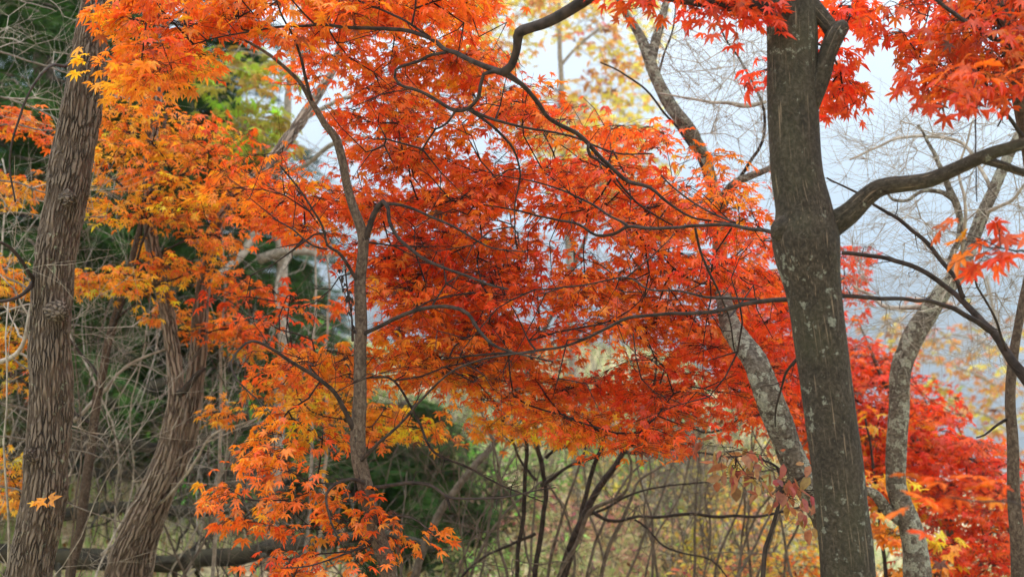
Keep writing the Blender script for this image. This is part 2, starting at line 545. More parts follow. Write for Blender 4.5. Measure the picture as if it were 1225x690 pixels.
# ------------------------------------------------------------ leaves
def leaf_templates(kind, detail):
    """several maple-leaf blades, petiole joint at the origin, tip towards +X, upper side +Z"""
    T = []
    r = random.Random(3 if detail else 4)
    for k in range(8):
        if kind == 'maple':
            angs = [-128, -84, -42, 0, 42, 84, 128]
            lens = [0.42, 0.76, 0.95, 1.0, 0.95, 0.76, 0.42]
            hw, sh, nt = 11.5, 0.60, 0.36
        elif kind == 'maple5':
            angs = [-112, -54, 0, 54, 112]
            lens = [0.58, 0.88, 1.0, 0.88, 0.58]
            hw, sh, nt = 15, 0.62, 0.46
        ring = []
        for i, (a, L) in enumerate(zip(angs, lens)):
            a = a + r.uniform(-5, 5); L = L * r.uniform(0.9, 1.08)
            up = r.uniform(-0.05, 0.08)
            ring.append((a - hw, L * sh, up))
            if detail:
                ring.append((a - hw * 0.55, L * 0.78, up * 0.5))
            ring.append((a, L, -0.16 * r.uniform(0.0, 1.8)))
            if detail:
                ring.append((a + hw * 0.55, L * 0.78, up * 0.5))
            ring.append((a + hw, L * sh, up))
            if i < len(angs) - 1:
                ring.append(((a + angs[i + 1]) / 2, nt * (0.7 + 0.3 * min(L, lens[i + 1])), 0.06))
        v = [(0, 0, 0)]
        dr = r.uniform(0.0, 0.35); fo = r.uniform(-0.05, 0.28)
        for a, L, z in ring:
            x, y = L * math.cos(math.radians(a)), L * math.sin(math.radians(a))
            v.append((x, y, z * L - dr * L * L * 0.5 + fo * abs(y) - 0.15 * y * y))
        f = [(0, i, i + 1) for i in range(1, len(ring))]
        T.append((np.array(v), np.array(f)))
    return T


def oval_templates():
    T = []
    r = random.Random(8)
    for k in range(5):
        c = r.uniform(-0.2, 0.5)
        v = [(0, 0, 0), (0.3, -0.26, 0.06), (0.68, -0.22, 0.04), (1, 0, -c * 0.4), (0.68, 0.22, 0.04), (0.3, 0.26, 0.06), (0.5, 0, -0.05)]
        v = [(x, y, z - c * x * x * 0.5) for x, y, z in v]
        f = [(6, i, i + 1) for i in range(0, 5)] + [(6, 5, 0)]
        T.append((np.array(v), np.array(f)))
    return T


TPL = {'maple': leaf_templates('maple', False), 'maple_hi': leaf_templates('maple', True), 'maple5': leaf_templates('maple5', False), 'oval': oval_templates()}


class Leaves:
    def __init__(s, kind='maple'):
        s.kind = kind
        s.p, s.x, s.z, s.s, s.c = [], [], [], [], []

    def add(s, p, xdir, zdir, size, col):
        s.p.append(p); s.x.append(xdir); s.z.append(zdir); s.s.append(size); s.c.append(col)

    def count(s):
        return sum(len(a) for a in s.p)

    def mesh(s, name, mat, org):
        if not s.p:
            return None
        p = np.concatenate(s.p); x = nrm(np.concatenate(s.x)); z = np.concatenate(s.z); S = np.concatenate(s.s); C = np.concatenate(s.c)
        z = nrm(z - x * np.sum(x * z, -1, keepdims=True))
        y = np.cross(z, x)
        which = rng.integers(0, len(TPL[s.kind]), len(p))
        VV, FF, CC, n0 = [], [], [], 0
        for k, (tv, tf) in enumerate(TPL[s.kind]):
            sel = np.where(which == k)[0]
            if not len(sel):
                continue
            asp = rng.uniform(0.85, 1.1, len(sel))
            v = (p[sel][:, None] + S[sel][:, None, None] * (tv[None, :, 0:1] * x[sel][:, None] + tv[None, :, 1:2] * asp[:, None, None] * y[sel][:, None]
                                                           + tv[None, :, 2:3] * rng.uniform(0.5, 1.8, len(sel))[:, None, None] * z[sel][:, None]))
            f = tf[None] + (np.arange(len(sel)) * len(tv))[:, None, None] + n0
            VV.append(v.reshape(-1, 3)); FF.append(f.reshape(-1, 3)); CC.append(np.repeat(C[sel], len(tv), 0))
            n0 += len(sel) * len(tv)
        return mk_mesh(name, np.concatenate(VV) - org, [np.concatenate(FF)], mat, False, cols=np.concatenate(CC))


def in_poly(x, y, poly):
    c = False
    j = len(poly) - 1
    for i in range(len(poly)):
        xi, yi = poly[i]; xj, yj = poly[j]
        if (yi > y) != (yj > y) and x < (xj - xi) * (y - yi) / (yj - yi) + xi:
            c = not c
        j = i
    return c


def region_targets(poly, dn, df, n, holes=(), sep=0.0):
    """n spray centres inside the outline, spread in real depth"""
    xs = [p[0] for p in poly]; ys = [p[1] for p in poly]
    out, guard = [], 0
    while len(out) < n and guard < n * 60:
        guard += 1
        x, y = rng.uniform(min(xs), max(xs)), rng.uniform(min(ys), max(ys))
        if not in_poly(x, y, poly):
            continue
        if any(((x - hx) / ha) ** 2 + ((y - hy) / hb) ** 2 < 1 for hx, hy, ha, hb in holes):
            continue
        d = rng.uniform(dn, df)
        w = P(x, y, d)
        if sep and out and min(np.linalg.norm(w - q[0]) for q in out[-60:]) < sep:
            continue
        out.append((w, x, y))
    return out


# what colour the leaves have where (photo pixel -> own colour of the leaf)
YEL = np.array([0.86, 0.45, 0.03]); YOR = np.array([0.88, 0.34, 0.02]); ORA = np.array([0.88, 0.20, 0.014])
ROR = np.array([0.88, 0.145, 0.014]); RED = np.array([0.84, 0.088, 0.010]); CRI = np.array([0.72, 0.042, 0.010])
CTRL = [(150, 30, ORA), (250, 30, ORA), (230, 110, ORA), (200, 160, YOR), (250, 195, YOR * .7 + ORA * .3), (140, 150, YOR), (350, 40, ORA), (450, 60, ORA * .6 + ROR * .4), (540, 80, ORA * .4 + ROR * .6), (640, 110, ROR), (700, 170, ROR * .7 + RED * .3),
        (820, 190, ROR), (900, 240, ROR), (930, 320, RED * .6 + ROR * .4), (600, 200, RED * .5 + ROR * .5), (480, 150, ORA * .5 + ROR * .5), (420, 220, ROR), (330, 180, ROR),
        (280, 160, ROR), (600, 290, ORA * .3 + ROR * .7), (500, 300, ROR), (560, 350, RED * .6 + ROR * .4), (700, 260, ROR), (800, 300, ROR * .7 + ORA * .3), (760, 350, ORA * .6 + ROR * .4),
        (640, 380, RED * .6 + ROR * .4), (520, 400, ORA * .5 + ROR * .5), (460, 440, ORA), (600, 460, ORA * .6 + ROR * .4), (700, 430, ROR), (760, 480, RED * .5 + ROR * .5),
        (800, 430, RED * .5 + ROR * .5), (900, 470, RED), (930, 400, RED), (330, 440, ORA), (380, 500, YOR), (560, 500, YOR), (680, 500, ORA), (340, 560, ORA),
        (420, 620, ORA), (150, 180, YOR), (180, 250, YOR), (230, 230, YOR * .6 + ORA * .4), (60, 300, YOR), (30, 440, YOR * .5 + YEL * .5), (150, 320, YOR),
        (1020, 60, RED * .8 + CRI * .2), (800, 30, RED * .7 + CRI * .3), (1150, 60, RED * .5 + ROR * .5), (1100, 100, RED), (1180, 290, ROR), (1050, 450, CRI), (1100, 480, RED), (1150, 560, RED * .6 + CRI * .4),
        (1180, 640, RED * .6 + ROR * .4), (1010, 330, RED)]
CX = np.array([c[0] for c in CTRL], float); CYY = np.array([c[1] for c in CTRL], float); CC_ = np.array([c[2] for c in CTRL])


def col_at(x, y):
    w = np.exp(-((CX - x) ** 2 + (CYY - y) ** 2) / (2 * 42.0 ** 2)) + 1e-12 / (1 + ((CX - x) ** 2 + (CYY - y) ** 2))
    return (w[:, None] * CC_).sum(0) / w.sum()


def vary(c, n, amt=0.16):
    """per-leaf colours around c: hue wander, some paler, some wine dark, a few dry brown"""
    base_g = c[1] / c[0]
    c = np.tile(c, (n, 1)) * rng.normal(1, 0.10, (n, 1)).clip(0.7, 1.2)
    c[:, 1] *= np.exp(rng.normal(0, amt * 1.7, n))
    c[:, 1] = np.where(c[:, 0] > 0.5, np.minimum(c[:, 1], c[:, 0] * (0.52 if base_g < 0.5 else 0.9)), c[:, 1])
    k = rng.random(n)
    c[k < 0.05] *= np.array([0.55, 0.5, 0.8])
    c[k < 0.012] = np.array([0.16, 0.06, 0.03])
    return c.clip(0.004, 0.92)


class Tree:
    def __init__(s, name, label, cat, base_xyz, group=None, leaf='maple'):
        s.root = thing(name, label, cat, base_xyz, group)
        s.org = np.array(s.root.location)
        s.N = np.zeros((60000, 3)); s.D = np.zeros((60000, 3)); s.R = np.zeros(60000); s.par = np.full(60000, -1); s.tip = np.zeros(60000)
        s.n = 0
        s.chains = []
        s.tw = Acc()
        s.L = Leaves(leaf)

    def stem(s, part, pp, mat, sides=12, step=0.05, jit=0.0, wob=0.0, grow=True, flare=0.0):
        pts, rad = px_path(pp, step, jit)
        rad = rad * {'dark_branch_bark': 0.84, 'stringy_bark': 0.84, 'furrowed_bark': 0.94, 'lichen_bark': 0.93}.get(mat.name, 1.0)
        a = Acc()
        a.tube(pts, rad, sides, wob=wob)
        o = a.build(part, mat, s.root)
        if mat in (M_BRANCH, M_SLIM) and part == 'branch':
            L = np.linalg.norm(np.diff(pts, axis=0), axis=1).sum()
            for i in rng.integers(1, len(pts) - 1, int(L / 0.07)) if len(pts) > 3 else []:
                sd = nrm(rng.normal(0, 1, 3) + nrm(pts[i + 1] - pts[i]) * 0.8)
                q = pts[i] + np.array([sd * l_ for l_ in np.linspace(0, rng.uniform(0.02, 0.13), 4)]) + np.vstack([np.zeros(3), rng.normal(0, 0.003, (3, 3))])
                s.tw.tube(q, np.linspace(min(0.002, rad[i] * 0.5), 0.0008, 4), 4, cap=False)
        if grow:
            d = nrm(np.gradient(pts, axis=0))
            keep = np.arange(0, len(pts), max(1, int(0.06 / step)))
            for i in keep:
                s.N[s.n] = pts[i]; s.D[s.n] = d[i]; s.R[s.n] = rad[i]; s.n += 1
        return o

    def grow(s, targets, seg=0.08, wander=0.10, maxlen=3.0):
        if not targets:
            return []
        W = np.array([t[0] for t in targets])
        d0 = np.array([np.min(np.linalg.norm(s.N[:s.n] - w, axis=1)) for w in W])
        ends = [None] * len(W)
        for k in np.argsort(d0):
            w = W[k]
            v = w - s.N[:s.n]
            dist = np.linalg.norm(v, axis=1) + 1e-6
            cosd = np.sum(v * s.D[:s.n], 1) / dist
            cost = dist * (1.15 - 0.35 * cosd) + np.where(s.R[:s.n] > 0.02, 0.12, 0)
            i = int(np.argmin(cost))
            dd = dist[i]
            p0, p3 = s.N[i], w
            side = nrm(np.cross(v[i], rng.normal(0, 1, 3)))
            p1 = p0 + nrm(s.D[i] * 0.6 + v[i] / dd * 0.7) * dd * 0.35
            p2 = p3 - nrm(v[i] / dd + side * 0.35 - UP * 0.15) * dd * 0.3
            m = max(2, int(dd / seg) + 1)
            t = np.linspace(0, 1, m)[:, None]
            pts = (1 - t) ** 3 * p0 + 3 * (1 - t) ** 2 * t * p1 + 3 * (1 - t) * t ** 2 * p2 + t ** 3 * p3
            if m > 2:
                pts[1:-1] += rng.normal(0, seg * wander, (m - 2, 3))
            prev = i
            idx = [i]
            dr = nrm(np.gradient(pts, axis=0))
            for q in range(1, m):
                s.N[s.n] = pts[q]; s.D[s.n] = dr[q]; s.R[s.n] = 0; s.par[s.n] = prev
                prev = s.n; idx.append(prev); s.n += 1
            s.chains.append(idx)
            j = prev
            while j >= 0 and s.R[j] == 0:
                s.tip[j] += 1
                j = s.par[j]
            ends[k] = (pts[-1], dr[-1])
        return ends

    def fine(s, n, L=0.2, r0=0.0009, sides=3):
        """short curving shoots off the ends of the twigs"""
        if not s.chains:
            return
        first = min(c[1] for c in s.chains if len(c) > 1)
        for i in rng.integers(first, s.n, n):
            d = nrm(s.D[i] + rng.normal(0, 0.6, 3))
            m = 6
            l = L * rng.uniform(0.4, 1.3)
            c = rng.normal(0, 0.5, 3) + UP * 0.25
            q = s.N[i] + np.array([d * l * t + c * l * t * t * 0.5 for t in np.linspace(0, 1, m)]) + np.vstack([np.zeros(3), rng.normal(0, l * 0.02, (m - 1, 3))])
            s.tw.tube(q, np.linspace(r0 * 1.3, r0 * 0.6, m), sides, cap=False)

    def build_twigs(s, mat, r0=0.0016, sides=5, part='twig_sprays', power=0.46):
        for idx in s.chains:
            tips = np.maximum(s.tip[idx], 1)
            r = np.minimum(r0 * tips ** power, 0.0042)
            if s.R[idx[0]] > 0:
                r[0] = r[1] * 1.1
            r[-1] *= 0.85
            s.tw.tube(s.N[idx], r, sides if r[0] > 0.003 else 4, cap=False)
        return s.tw.build(part, mat, s.root)

    def sprays(s, targets, ends, size=0.060, nleaf=18, rad=0.20, tilt=0.14, colf=None, droop=0.42, flat=1.0, r0=0.0011, szv=0.18):
        for (w, x, y), (p, d) in zip(targets, ends):
            nn = max(3, int(rng.normal(nleaf, nleaf * 0.25)))
            N = nrm(np.array([rng.normal(0, tilt), rng.normal(0, tilt), 1.0]))
            d = nrm(np.array([d[0], d[1], d[2] * 0.3]) + rng.normal(0, 0.35, 3))
            d = nrm(d - N * np.dot(d, N))
            sd = np.cross(N, d)
            c = col_at(x, y) if colf is None else colf(x, y)
            c = c * rng.normal(1, 0.08) * np.array([1, math.exp(rng.normal(0, 0.25)), 1])
            # a main twig with opposite pairs of side twigs
            R = rad * rng.uniform(0.7, 1.2)
            p = p - d * R * 0.35
            t = rng.uniform(-0.35, 1.0, nn)
            t[:2] = (0.95, 1.0)
            wv = (1 - 0.75 * np.maximum(t, 0)) * rng.choice([-1, 1], nn) * rng.uniform(0.1, 1.0, nn)
            pos = p + (t * R)[:, None] * d + (wv * R * 0.9)[:, None] * sd
            pos += N * (-(wv ** 2) * R * 0.25 - 0.12 * t ** 2 * R + rng.normal(0, 0.03, nn))[:, None]
            az = np.arctan2(wv, 0.9 + 0.4 * t) + rng.normal(0, 0.45, nn)
            xd = np.cos(az)[:, None] * d + np.sin(az)[:, None] * sd
            dro = rng.normal(droop, 0.42, nn)
            xl = nrm(xd * np.cos(dro)[:, None] - N * np.sin(dro)[:, None])
            zl = nrm(N * np.cos(dro)[:, None] + xd * np.sin(dro)[:, None] + rng.normal(0, 0.38, (nn, 3)))
            S = size * np.exp(rng.normal(0, szv, nn))
            s.L.add(pos + xl * 0.01, xl, zl, S, vary(c, nn))
            # twiglets carrying them
            s.tw.tube(np.array([p - d * R * 0.1, p + d * R * 0.5 - N * 0.01, p + d * R - N * R * 0.1]), [r0 * 1.4, r0 * 1.2, r0 * 0.7], 3, cap=False)
            for q in range(0, nn, 2):
                b0 = p + d * (max(t[q] - 0.25, -0.1) * R)
                mid = (b0 + pos[q]) / 2 + N * 0.008
                s.tw.tube(np.array([b0, mid, pos[q] + xl[q] * 0.012]), [r0, r0 * 0.8, r0 * 0.6], 3, cap=False)

    def leaves(s, mat, part='foliage'):
        me = s.L.mesh(part, mat, s.org)
        if me:
            return link(part, me, s.root)


def base_of(x, y, d):
    p = P(x, y, d)
    return np.array([p[0], p[1], float(gz(p[0], p[1]))])


def to_ground(pp):
    """extend a traced stem straight down to the ground"""
    x, y, d, w = pp[0]
    p = P(x, y, d)
    g = float(gz(p[0], p[1])) - 0.12
    if p[2] <= g:
        return pp
    # find the pixel row where this column meets the ground
    yy = y
    while P(x, yy, d)[2] > g and yy < 4000:
        yy += 10
    k = (pp[0][0] - pp[1][0]) / max(1, (pp[0][1] - pp[1][1])) * 0.5
    mid = (yy - y) * 0.5
    return [(x + k * (yy - y) * 0.6, yy, d, w * 1.45), (x + k * mid * 0.8, y + mid, d, w * 1.12)] + list(pp)

# ------------------------------------------------------------ A: the big smooth-barked maple on the right
def big_maple():
    bp = base_of(1045, 690, 4.0)
    t = Tree('maple_tree', 'big smooth grey-brown maple trunk with orange-red canopy, right of centre', 'maple tree', bp)
    tr = to_ground([(1015, 690, 4.0, 66), (1006, 600, 4.0, 62), (994, 500, 4.0, 60), (984, 425, 4.0, 61), (973, 350, 4.0, 65), (966, 305, 4.0, 78), (963, 278, 4.0, 80),
          (961, 250, 4.0, 68), (953, 200, 4.0, 62), (948, 100, 4.0, 60), (947, 0, 4.0, 58), (946, -90, 4.0, 52), (955, -220, 4.05, 44)])
    t.stem('trunk', tr, M_MAPLE, 40, 0.02, wob=0.018)
    # fused fork on the right of the trunk near the top
    t.stem('branch', [(968, 125, 3.98, 26), (982, 92, 3.97, 24), (990, 64, 3.96, 22), (1000, 40, 3.96, 24), (1011, 29, 3.96, 15)], M_MAPLE, 20, 0.02, wob=0.04)
    t.stem('branch', [(999, 42, 3.97, 20), (988, 26, 3.97, 18), (972, 8, 3.98, 20), (960, -8, 4.0, 18)], M_MAPLE, 18, 0.02, wob=0.04)
    t.stem('burl', [(956, 268, 3.98, 40), (937, 276, 3.97, 36), (927, 281, 3.97, 22)], M_MAPLE, 20, 0.015, wob=0.05)
    # limb to the right
    t.stem('branch', [(955, 292, 4.0, 44), (990, 272, 4.0, 34), (1015, 256, 3.97, 27), (1035, 237, 3.95, 23), (1055, 224, 3.92, 21), (1090, 219, 3.88, 19), (1115, 214, 3.85, 18), (1150, 199, 3.8, 16),
                      (1185, 184, 3.75, 15), (1230, 170, 3.7, 14), (1330, 130, 3.6, 10)], M_MAPLE, 22, 0.02, wob=0.03)
    t.stem('branch', [(1170, 189, 3.78, 12), (1200, 198, 3.8, 10), (1230, 208, 3.82, 9), (1290, 220, 3.85, 5)], M_MAPLE, 12, 0.02, wob=0.03)
    # long limb leaving the top to the left and dropping back into view
    t.stem('branch', [(946, 10, 4.0, 30), (915, 4, 4.0, 24), (870, 5, 4.02, 20), (820, -2, 4.1, 20), (760, -14, 4.25, 20), (722, -12, 4.35, 20), (700, 1, 4.42, 18), (660, 24, 4.5, 17), (636, 34, 4.55, 15),
                      (621, 40, 4.6, 16), (618, 58, 4.62, 12), (612, 78, 4.65, 12), (601, 88, 4.68, 13)], M_BRANCH, 16, 0.02, 0.002, wob=0.05)
    br = [
        [(603, 88, 4.68, 11), (575, 77, 4.7, 8), (545, 64, 4.75, 7), (532, 60, 4.76, 6.5), (515, 46, 4.8, 6), (480, 35, 4.85, 5.5), (440, 34, 4.9, 5), (385, 30, 4.95, 4.2), (350, 31, 5.0, 3.6), (310, 37, 5.0, 3), (255, 46, 5.0, 2.2), (190, 66, 5.0, 1.6)],
        [(603, 88, 4.68, 9), (590, 87, 4.68, 7), (578, 90, 4.68, 6), (574, 103, 4.7, 5.5), (571, 118, 4.72, 5.5), (560, 131, 4.75, 5.5), (545, 132, 4.8, 5.5), (530, 124, 4.82, 5), (502, 109, 4.85, 4.6), (478, 101, 4.88, 4.2), (473, 84, 4.9, 4.2), (500, 73, 4.85, 4.5), (530, 62, 4.76, 5)],
        [(603, 88, 4.68, 11), (625, 102, 4.7, 7), (645, 125, 4.75, 6.5), (656, 141, 4.8, 6), (690, 160, 4.9, 6), (705, 173, 4.92, 6), (728, 199, 4.95, 5.5), (752, 217, 5.0, 5.5), (778, 224, 5.0, 5), (798, 241, 5.0, 4), (827, 258, 5.05, 3.4), (870, 268, 5.1, 2.6)],
        [(560, 131, 4.75, 5), (585, 141, 4.8, 4.5), (615, 150, 4.85, 4), (650, 157, 4.9, 3.6), (690, 165, 4.95, 3.2), (730, 182, 5.0, 2.6), (780, 185, 5.05, 2)],
        [(560, 131, 4.75, 4.5), (582, 145, 4.8, 4), (600, 160, 4.85, 4), (615, 180, 4.9, 3.5), (622, 210, 4.95, 2.5), (618, 245, 5.0, 2), (617, 290, 5.0, 1.6)],
        [(545, 132, 4.8, 3.5), (535, 148, 4.82, 3.5), (520, 155, 4.84, 3), (514, 153, 4.86, 2)],
        [(515, 46, 4.8, 4), (480, 22, 4.9, 3.4), (440, 5, 5.0, 3), (405, -10, 5.0, 2.5)],
        [(705, 173, 4.92, 4), (706, 185, 4.9, 5), (725, 200, 5.2, 3), (760, 240, 5.3, 3), (800, 270, 5.4, 2.2)],
        # from the burl to the left
        [(940, 279, 3.98, 7), (922, 277, 4.05, 6), (873, 269, 4.3, 5.5), (820, 272, 4.5, 5), (778, 274, 4.7, 5), (752, 271, 4.8, 4.8), (735, 279, 4.9, 4.5), (713, 280, 4.95, 4), (690, 268, 5.0, 3.5), (648, 260, 5.1, 3), (600, 248, 5.2, 2.4), (550, 240, 5.3, 1.8)],
        [(752, 271, 4.8, 4), (725, 254, 4.9, 3.4), (697, 239, 5.0, 3), (665, 225, 5.05, 2.5), (632, 217, 5.1, 2), (590, 208, 5.2, 1.6)],
        [(833, 273, 4.45, 4), (838, 300, 4.5, 3.6), (850, 328, 4.55, 3.6), (860, 350, 4.6, 3), (872, 380, 4.65, 2.4), (876, 420, 4.7, 2)],
        [(880, 268, 4.3, 3.5), (850, 255, 4.4, 3), (820, 235, 4.5, 2.6), (790, 210, 4.6, 2)],
        # lower long branch crossing behind the trunk
        [(970, 352, 4.0, 8), (945, 358, 4.05, 7), (903, 361, 4.2, 6.5), (873, 369, 4.3, 6), (844, 374, 4.4, 5.5), (798, 376, 4.6, 5), (752, 380, 4.75, 5), (713, 399, 4.85, 4.5), (674, 414, 4.95, 4), (625, 422, 5.05, 3.6), (583, 422, 5.15, 3), (530, 430, 5.25, 2)],
        [(903, 359, 4.2, 4), (860, 356, 4.35, 4), (835, 352, 4.45, 3.5), (808, 347, 4.55, 3), (775, 345, 4.65, 2.8), (748, 332, 4.75, 2.6), (700, 341, 4.85, 2.4), (640, 346, 4.95, 2)],
        [(748, 332, 4.75, 2.5), (775, 310, 4.8, 2), (808, 282, 4.9, 1.6)],
        [(962, 420, 4.05, 6), (940, 450, 4.2, 4), (930, 480, 4.3, 3), (926, 510, 4.35, 2.2)],
        [(985, 312, 4.0, 7), (1003, 354, 3.95, 5)],
    ]
    for i, b in enumerate(br):
        t.stem('branch', b, M_BRANCH, 10, 0.03, 0.004, wob=0.06)
    holes = [(392, 165, 42, 32), (330, 75, 26, 26), (530, 138, 32, 9), (660, 60, 60, 40), (745, 300, 20, 8), (820, 292, 26, 14), (585, 235, 10, 6), (560, 303, 30, 11), (655, 310, 24, 14), (700, 290, 22, 12),
             (770, 230, 8, 6), (640, 300, 10, 16), (470, 240, 22, 8)]
    A1 = [(335, -40), (430, -40), (540, -30), (590, 10), (612, 60), (640, 92), (700, 115), (760, 150), (830, 172), (880, 208), (918, 240), (935, 300), (950, 370), (965, 460), (955, 505), (900, 500), (840, 505),
          (790, 535), (740, 535), (680, 512), (600, 480), (560, 440), (500, 400), (450, 350), (440, 290), (425, 240), (400, 205), (385, 130), (345, 60)]
    tg = region_targets(A1, 5.2, 6.9, 385, holes)
    tg += region_targets([(480, 180), (900, 240), (940, 470), (780, 520), (620, 450), (480, 360)], 5.6, 7.2, 60, holes)
    # large near sprays, upper left
    tg2 = region_targets([(135, -40), (290, -40), (275, 35), (240, 70), (225, 90), (215, 118), (180, 125), (150, 118), (135, 90), (128, 40)], 4.6, 5.4, 36, [(200, 60, 12, 8)])
    tg2 += region_targets([(270, -40), (600, -40), (560, 20), (430, 20), (340, 50), (270, 45)], 4.8, 5.6, 44)
    e = t.grow(tg2 + tg)
    t.sprays(tg2, e[:len(tg2)], size=0.042, nleaf=27, rad=0.19)
    t.sprays(tg, e[len(tg2):], size=0.034, nleaf=41, rad=0.23)
    # bare fine branchlets on the near side of the canopy
    tg4 = region_targets([(350, -20), (600, 20), (760, 170), (900, 240), (940, 440), (780, 520), (600, 480), (470, 380), (400, 200)], 4.75, 5.3, 170)
    t.grow(tg4, wander=0.06)
    t.fine(500, 0.2, 0.0010)
    # red leaves under the top limb and right of the trunk
    tg3 = region_targets([(690, -30), (920, -30), (918, 25), (880, 30), (850, 22), (800, 14), (740, 12)], 3.9, 4.4, 22)
    tg3 += region_targets([(985, 0), (1025, -10), (1030, 40), (1000, 60), (1020, 75), (1050, 110), (1062, 135), (1045, 150), (1010, 130), (990, 110)], 4.3, 4.8, 20)
    tg3 += region_targets([(905, 60), (918, 55), (918, 95), (908, 92)], 4.3, 4.5, 2)
    e3 = t.grow(tg3)
    t.sprays(tg3, e3, size=0.041, nleaf=14, rad=0.12, colf=lambda x, y: RED * 0.8 + CRI * 0.2)
    t.build_twigs(M_TWIG)
    t.leaves(M_LEAF)
    return t


# ------------------------------------------------------------ B: the slender maple in the middle
def slender_maple():
    t = Tree('maple_tree', 'slender curved maple with thin grey trunk forking above middle left', 'maple tree', base_of(478, 690, 5.1))
    tr = to_ground([(466, 690, 5.10, 22), (456, 655, 5.10, 20), (446, 620, 5.10, 19), (438, 585, 5.10, 18), (430, 550, 5.10, 18), (428, 515, 5.10, 18), (431, 470, 5.10, 16), (431, 430, 5.10, 15.5), (432, 390, 5.10, 15.5), (431, 345, 5.10, 14.5),
          (434, 300, 5.10, 13), (434, 285, 5.10, 13), (428, 262, 5.10, 11.5), (420, 240, 5.10, 10.5), (413, 212, 5.10, 10), (408, 185, 5.10, 10), (402, 165, 5.10, 9.5), (390, 150, 5.10, 8), (380, 133, 5.10, 7), (370, 118, 5.10, 6), (358, 98, 5.10, 5),
          (342, 82, 5.10, 4.4), (318, 63, 5.10, 4), (290, 48, 5.10, 3), (262, 40, 5.10, 2)])
    t.stem('trunk', tr, M_SLIM, 18, 0.025, 0.002, wob=0.04)
    br = [
        [(434, 290, 5.10, 10), (441, 275, 5.10, 9), (448, 256, 5.08, 8), (459, 242, 5.05, 8), (464, 250, 5.00, 6), (465, 264, 4.98, 5.5), (474, 283, 4.95, 5), (490, 297, 4.90, 5), (508, 311, 4.85, 4.5), (540, 324, 4.80, 4), (575, 336, 4.75, 3.5), (610, 348, 4.70, 2.6)],
        [(459, 243, 5.05, 5), (488, 247, 5.00, 4), (520, 262, 4.95, 3.6), (552, 276, 4.90, 3.2), (590, 298, 4.90, 2.4), (630, 300, 4.80, 1.8)],
        [(372, 120, 5.10, 5), (366, 95, 5.05, 4.5), (360, 70, 5.00, 4), (350, 45, 4.95, 3), (335, 15, 4.90, 2.5), (325, -20, 4.90, 2)],
        [(432, 400, 5.10, 7), (445, 395, 5.05, 6), (470, 383, 5.00, 6), (500, 370, 4.95, 5.5), (540, 367, 4.90, 5.5), (560, 375, 4.88, 5), (572, 395, 4.85, 4.5), (590, 412, 4.80, 4), (610, 420, 4.80, 3), (660, 432, 4.70, 2.2)],
        [(430, 338, 5.10, 6), (418, 320, 5.05, 5), (405, 302, 5.00, 4.5), (392, 294, 4.98, 4), (386, 270, 4.95, 3.6), (372, 245, 4.90, 3.2), (352, 218, 4.85, 2.8), (335, 200, 4.80, 2)],
        [(392, 297, 4.98, 3), (375, 295, 4.95, 3), (350, 275, 4.95, 2.6), (325, 262, 4.95, 2)],
        [(426, 520, 5.10, 9), (415, 495, 5.05, 7), (400, 470, 5.00, 6), (380, 452, 4.95, 5.5), (350, 434, 4.90, 5), (325, 418, 4.85, 4.5), (302, 409, 4.80, 4), (288, 416, 4.78, 3.5), (277, 432, 4.75, 3.2), (282, 452, 4.72, 2.8), (300, 470, 4.70, 2.4), (320, 485, 4.70, 1.8)],
        [(430, 552, 5.08, 6), (452, 532, 4.95, 4.5), (480, 505, 4.80, 4), (503, 478, 4.70, 3.6), (530, 452, 4.60, 3), (570, 432, 4.50, 2.6), (640, 420, 4.40, 2)],
        [(440, 583, 5.10, 7), (462, 581, 5.05, 5), (492, 577, 5.00, 5), (515, 581, 4.95, 4.5), (532, 592, 4.90, 4), (545, 597, 4.85, 3.6), (580, 597, 4.80, 3), (620, 592, 4.75, 2.5), (665, 580, 4.70, 1.8)],
        [(534, 592, 4.90, 4.5), (537, 603, 4.90, 4), (538, 609, 4.90, 2.5)],
        [(441, 580, 5.10, 7), (420, 574, 5.00, 5), (402, 578, 4.95, 4.5), (392, 590, 4.90, 4), (393, 612, 4.85, 3.4), (402, 635, 4.80, 2.8), (410, 655, 4.80, 2)],
        [(452, 640, 5.10, 6), (430, 655, 5.00, 4), (400, 668, 4.90, 3), (370, 676, 4.80, 2.4), (335, 680, 4.80, 1.8)],
        [(448, 630, 5.10, 5), (470, 618, 5.00, 3.5), (495, 620, 4.90, 2.6), (515, 635, 4.85, 1.8)],
        [(447, 453, 5.12, 4), (470, 455, 5.20, 3.4), (500, 500, 5.30, 3.4), (520, 540, 5.30, 3.2), (560, 560, 5.40, 3), (600, 580, 5.40, 2.5), (650, 600, 5.40, 2)],
    ]
    for b in br:
        t.stem('branch', b, M_BRANCH, 10, 0.03, 0.004, wob=0.07)
    tg = region_targets([(262, 150), (290, 155), (350, 195), (400, 220), (440, 230), (500, 240), (600, 300), (620, 420), (560, 440), (500, 425), (450, 410), (445, 330), (425, 310), (400, 285), (350, 285), (310, 280), (275, 250), (262, 190)],
                        5.3, 6.7, 100, [(352, 175, 20, 20), (400, 200, 22, 15)])
    tg += region_targets([(445, 400), (520, 410), (600, 440), (640, 480), (660, 500), (600, 480), (540, 455), (450, 450), (400, 455), (330, 445), (315, 430), (380, 425)], 5.3, 6.4, 36)
    t.grow(region_targets([(250, 180), (420, 220), (600, 320), (620, 480), (420, 470), (300, 440)], 4.9, 5.3, 60), wander=0.06)
    t.fine(200, 0.2, 0.001)
    lo = region_targets([(300, 505), (345, 490), (395, 520), (420, 540), (400, 560), (340, 560), (290, 590), (275, 610), (262, 590), (280, 560)], 4.9, 5.5, 12)
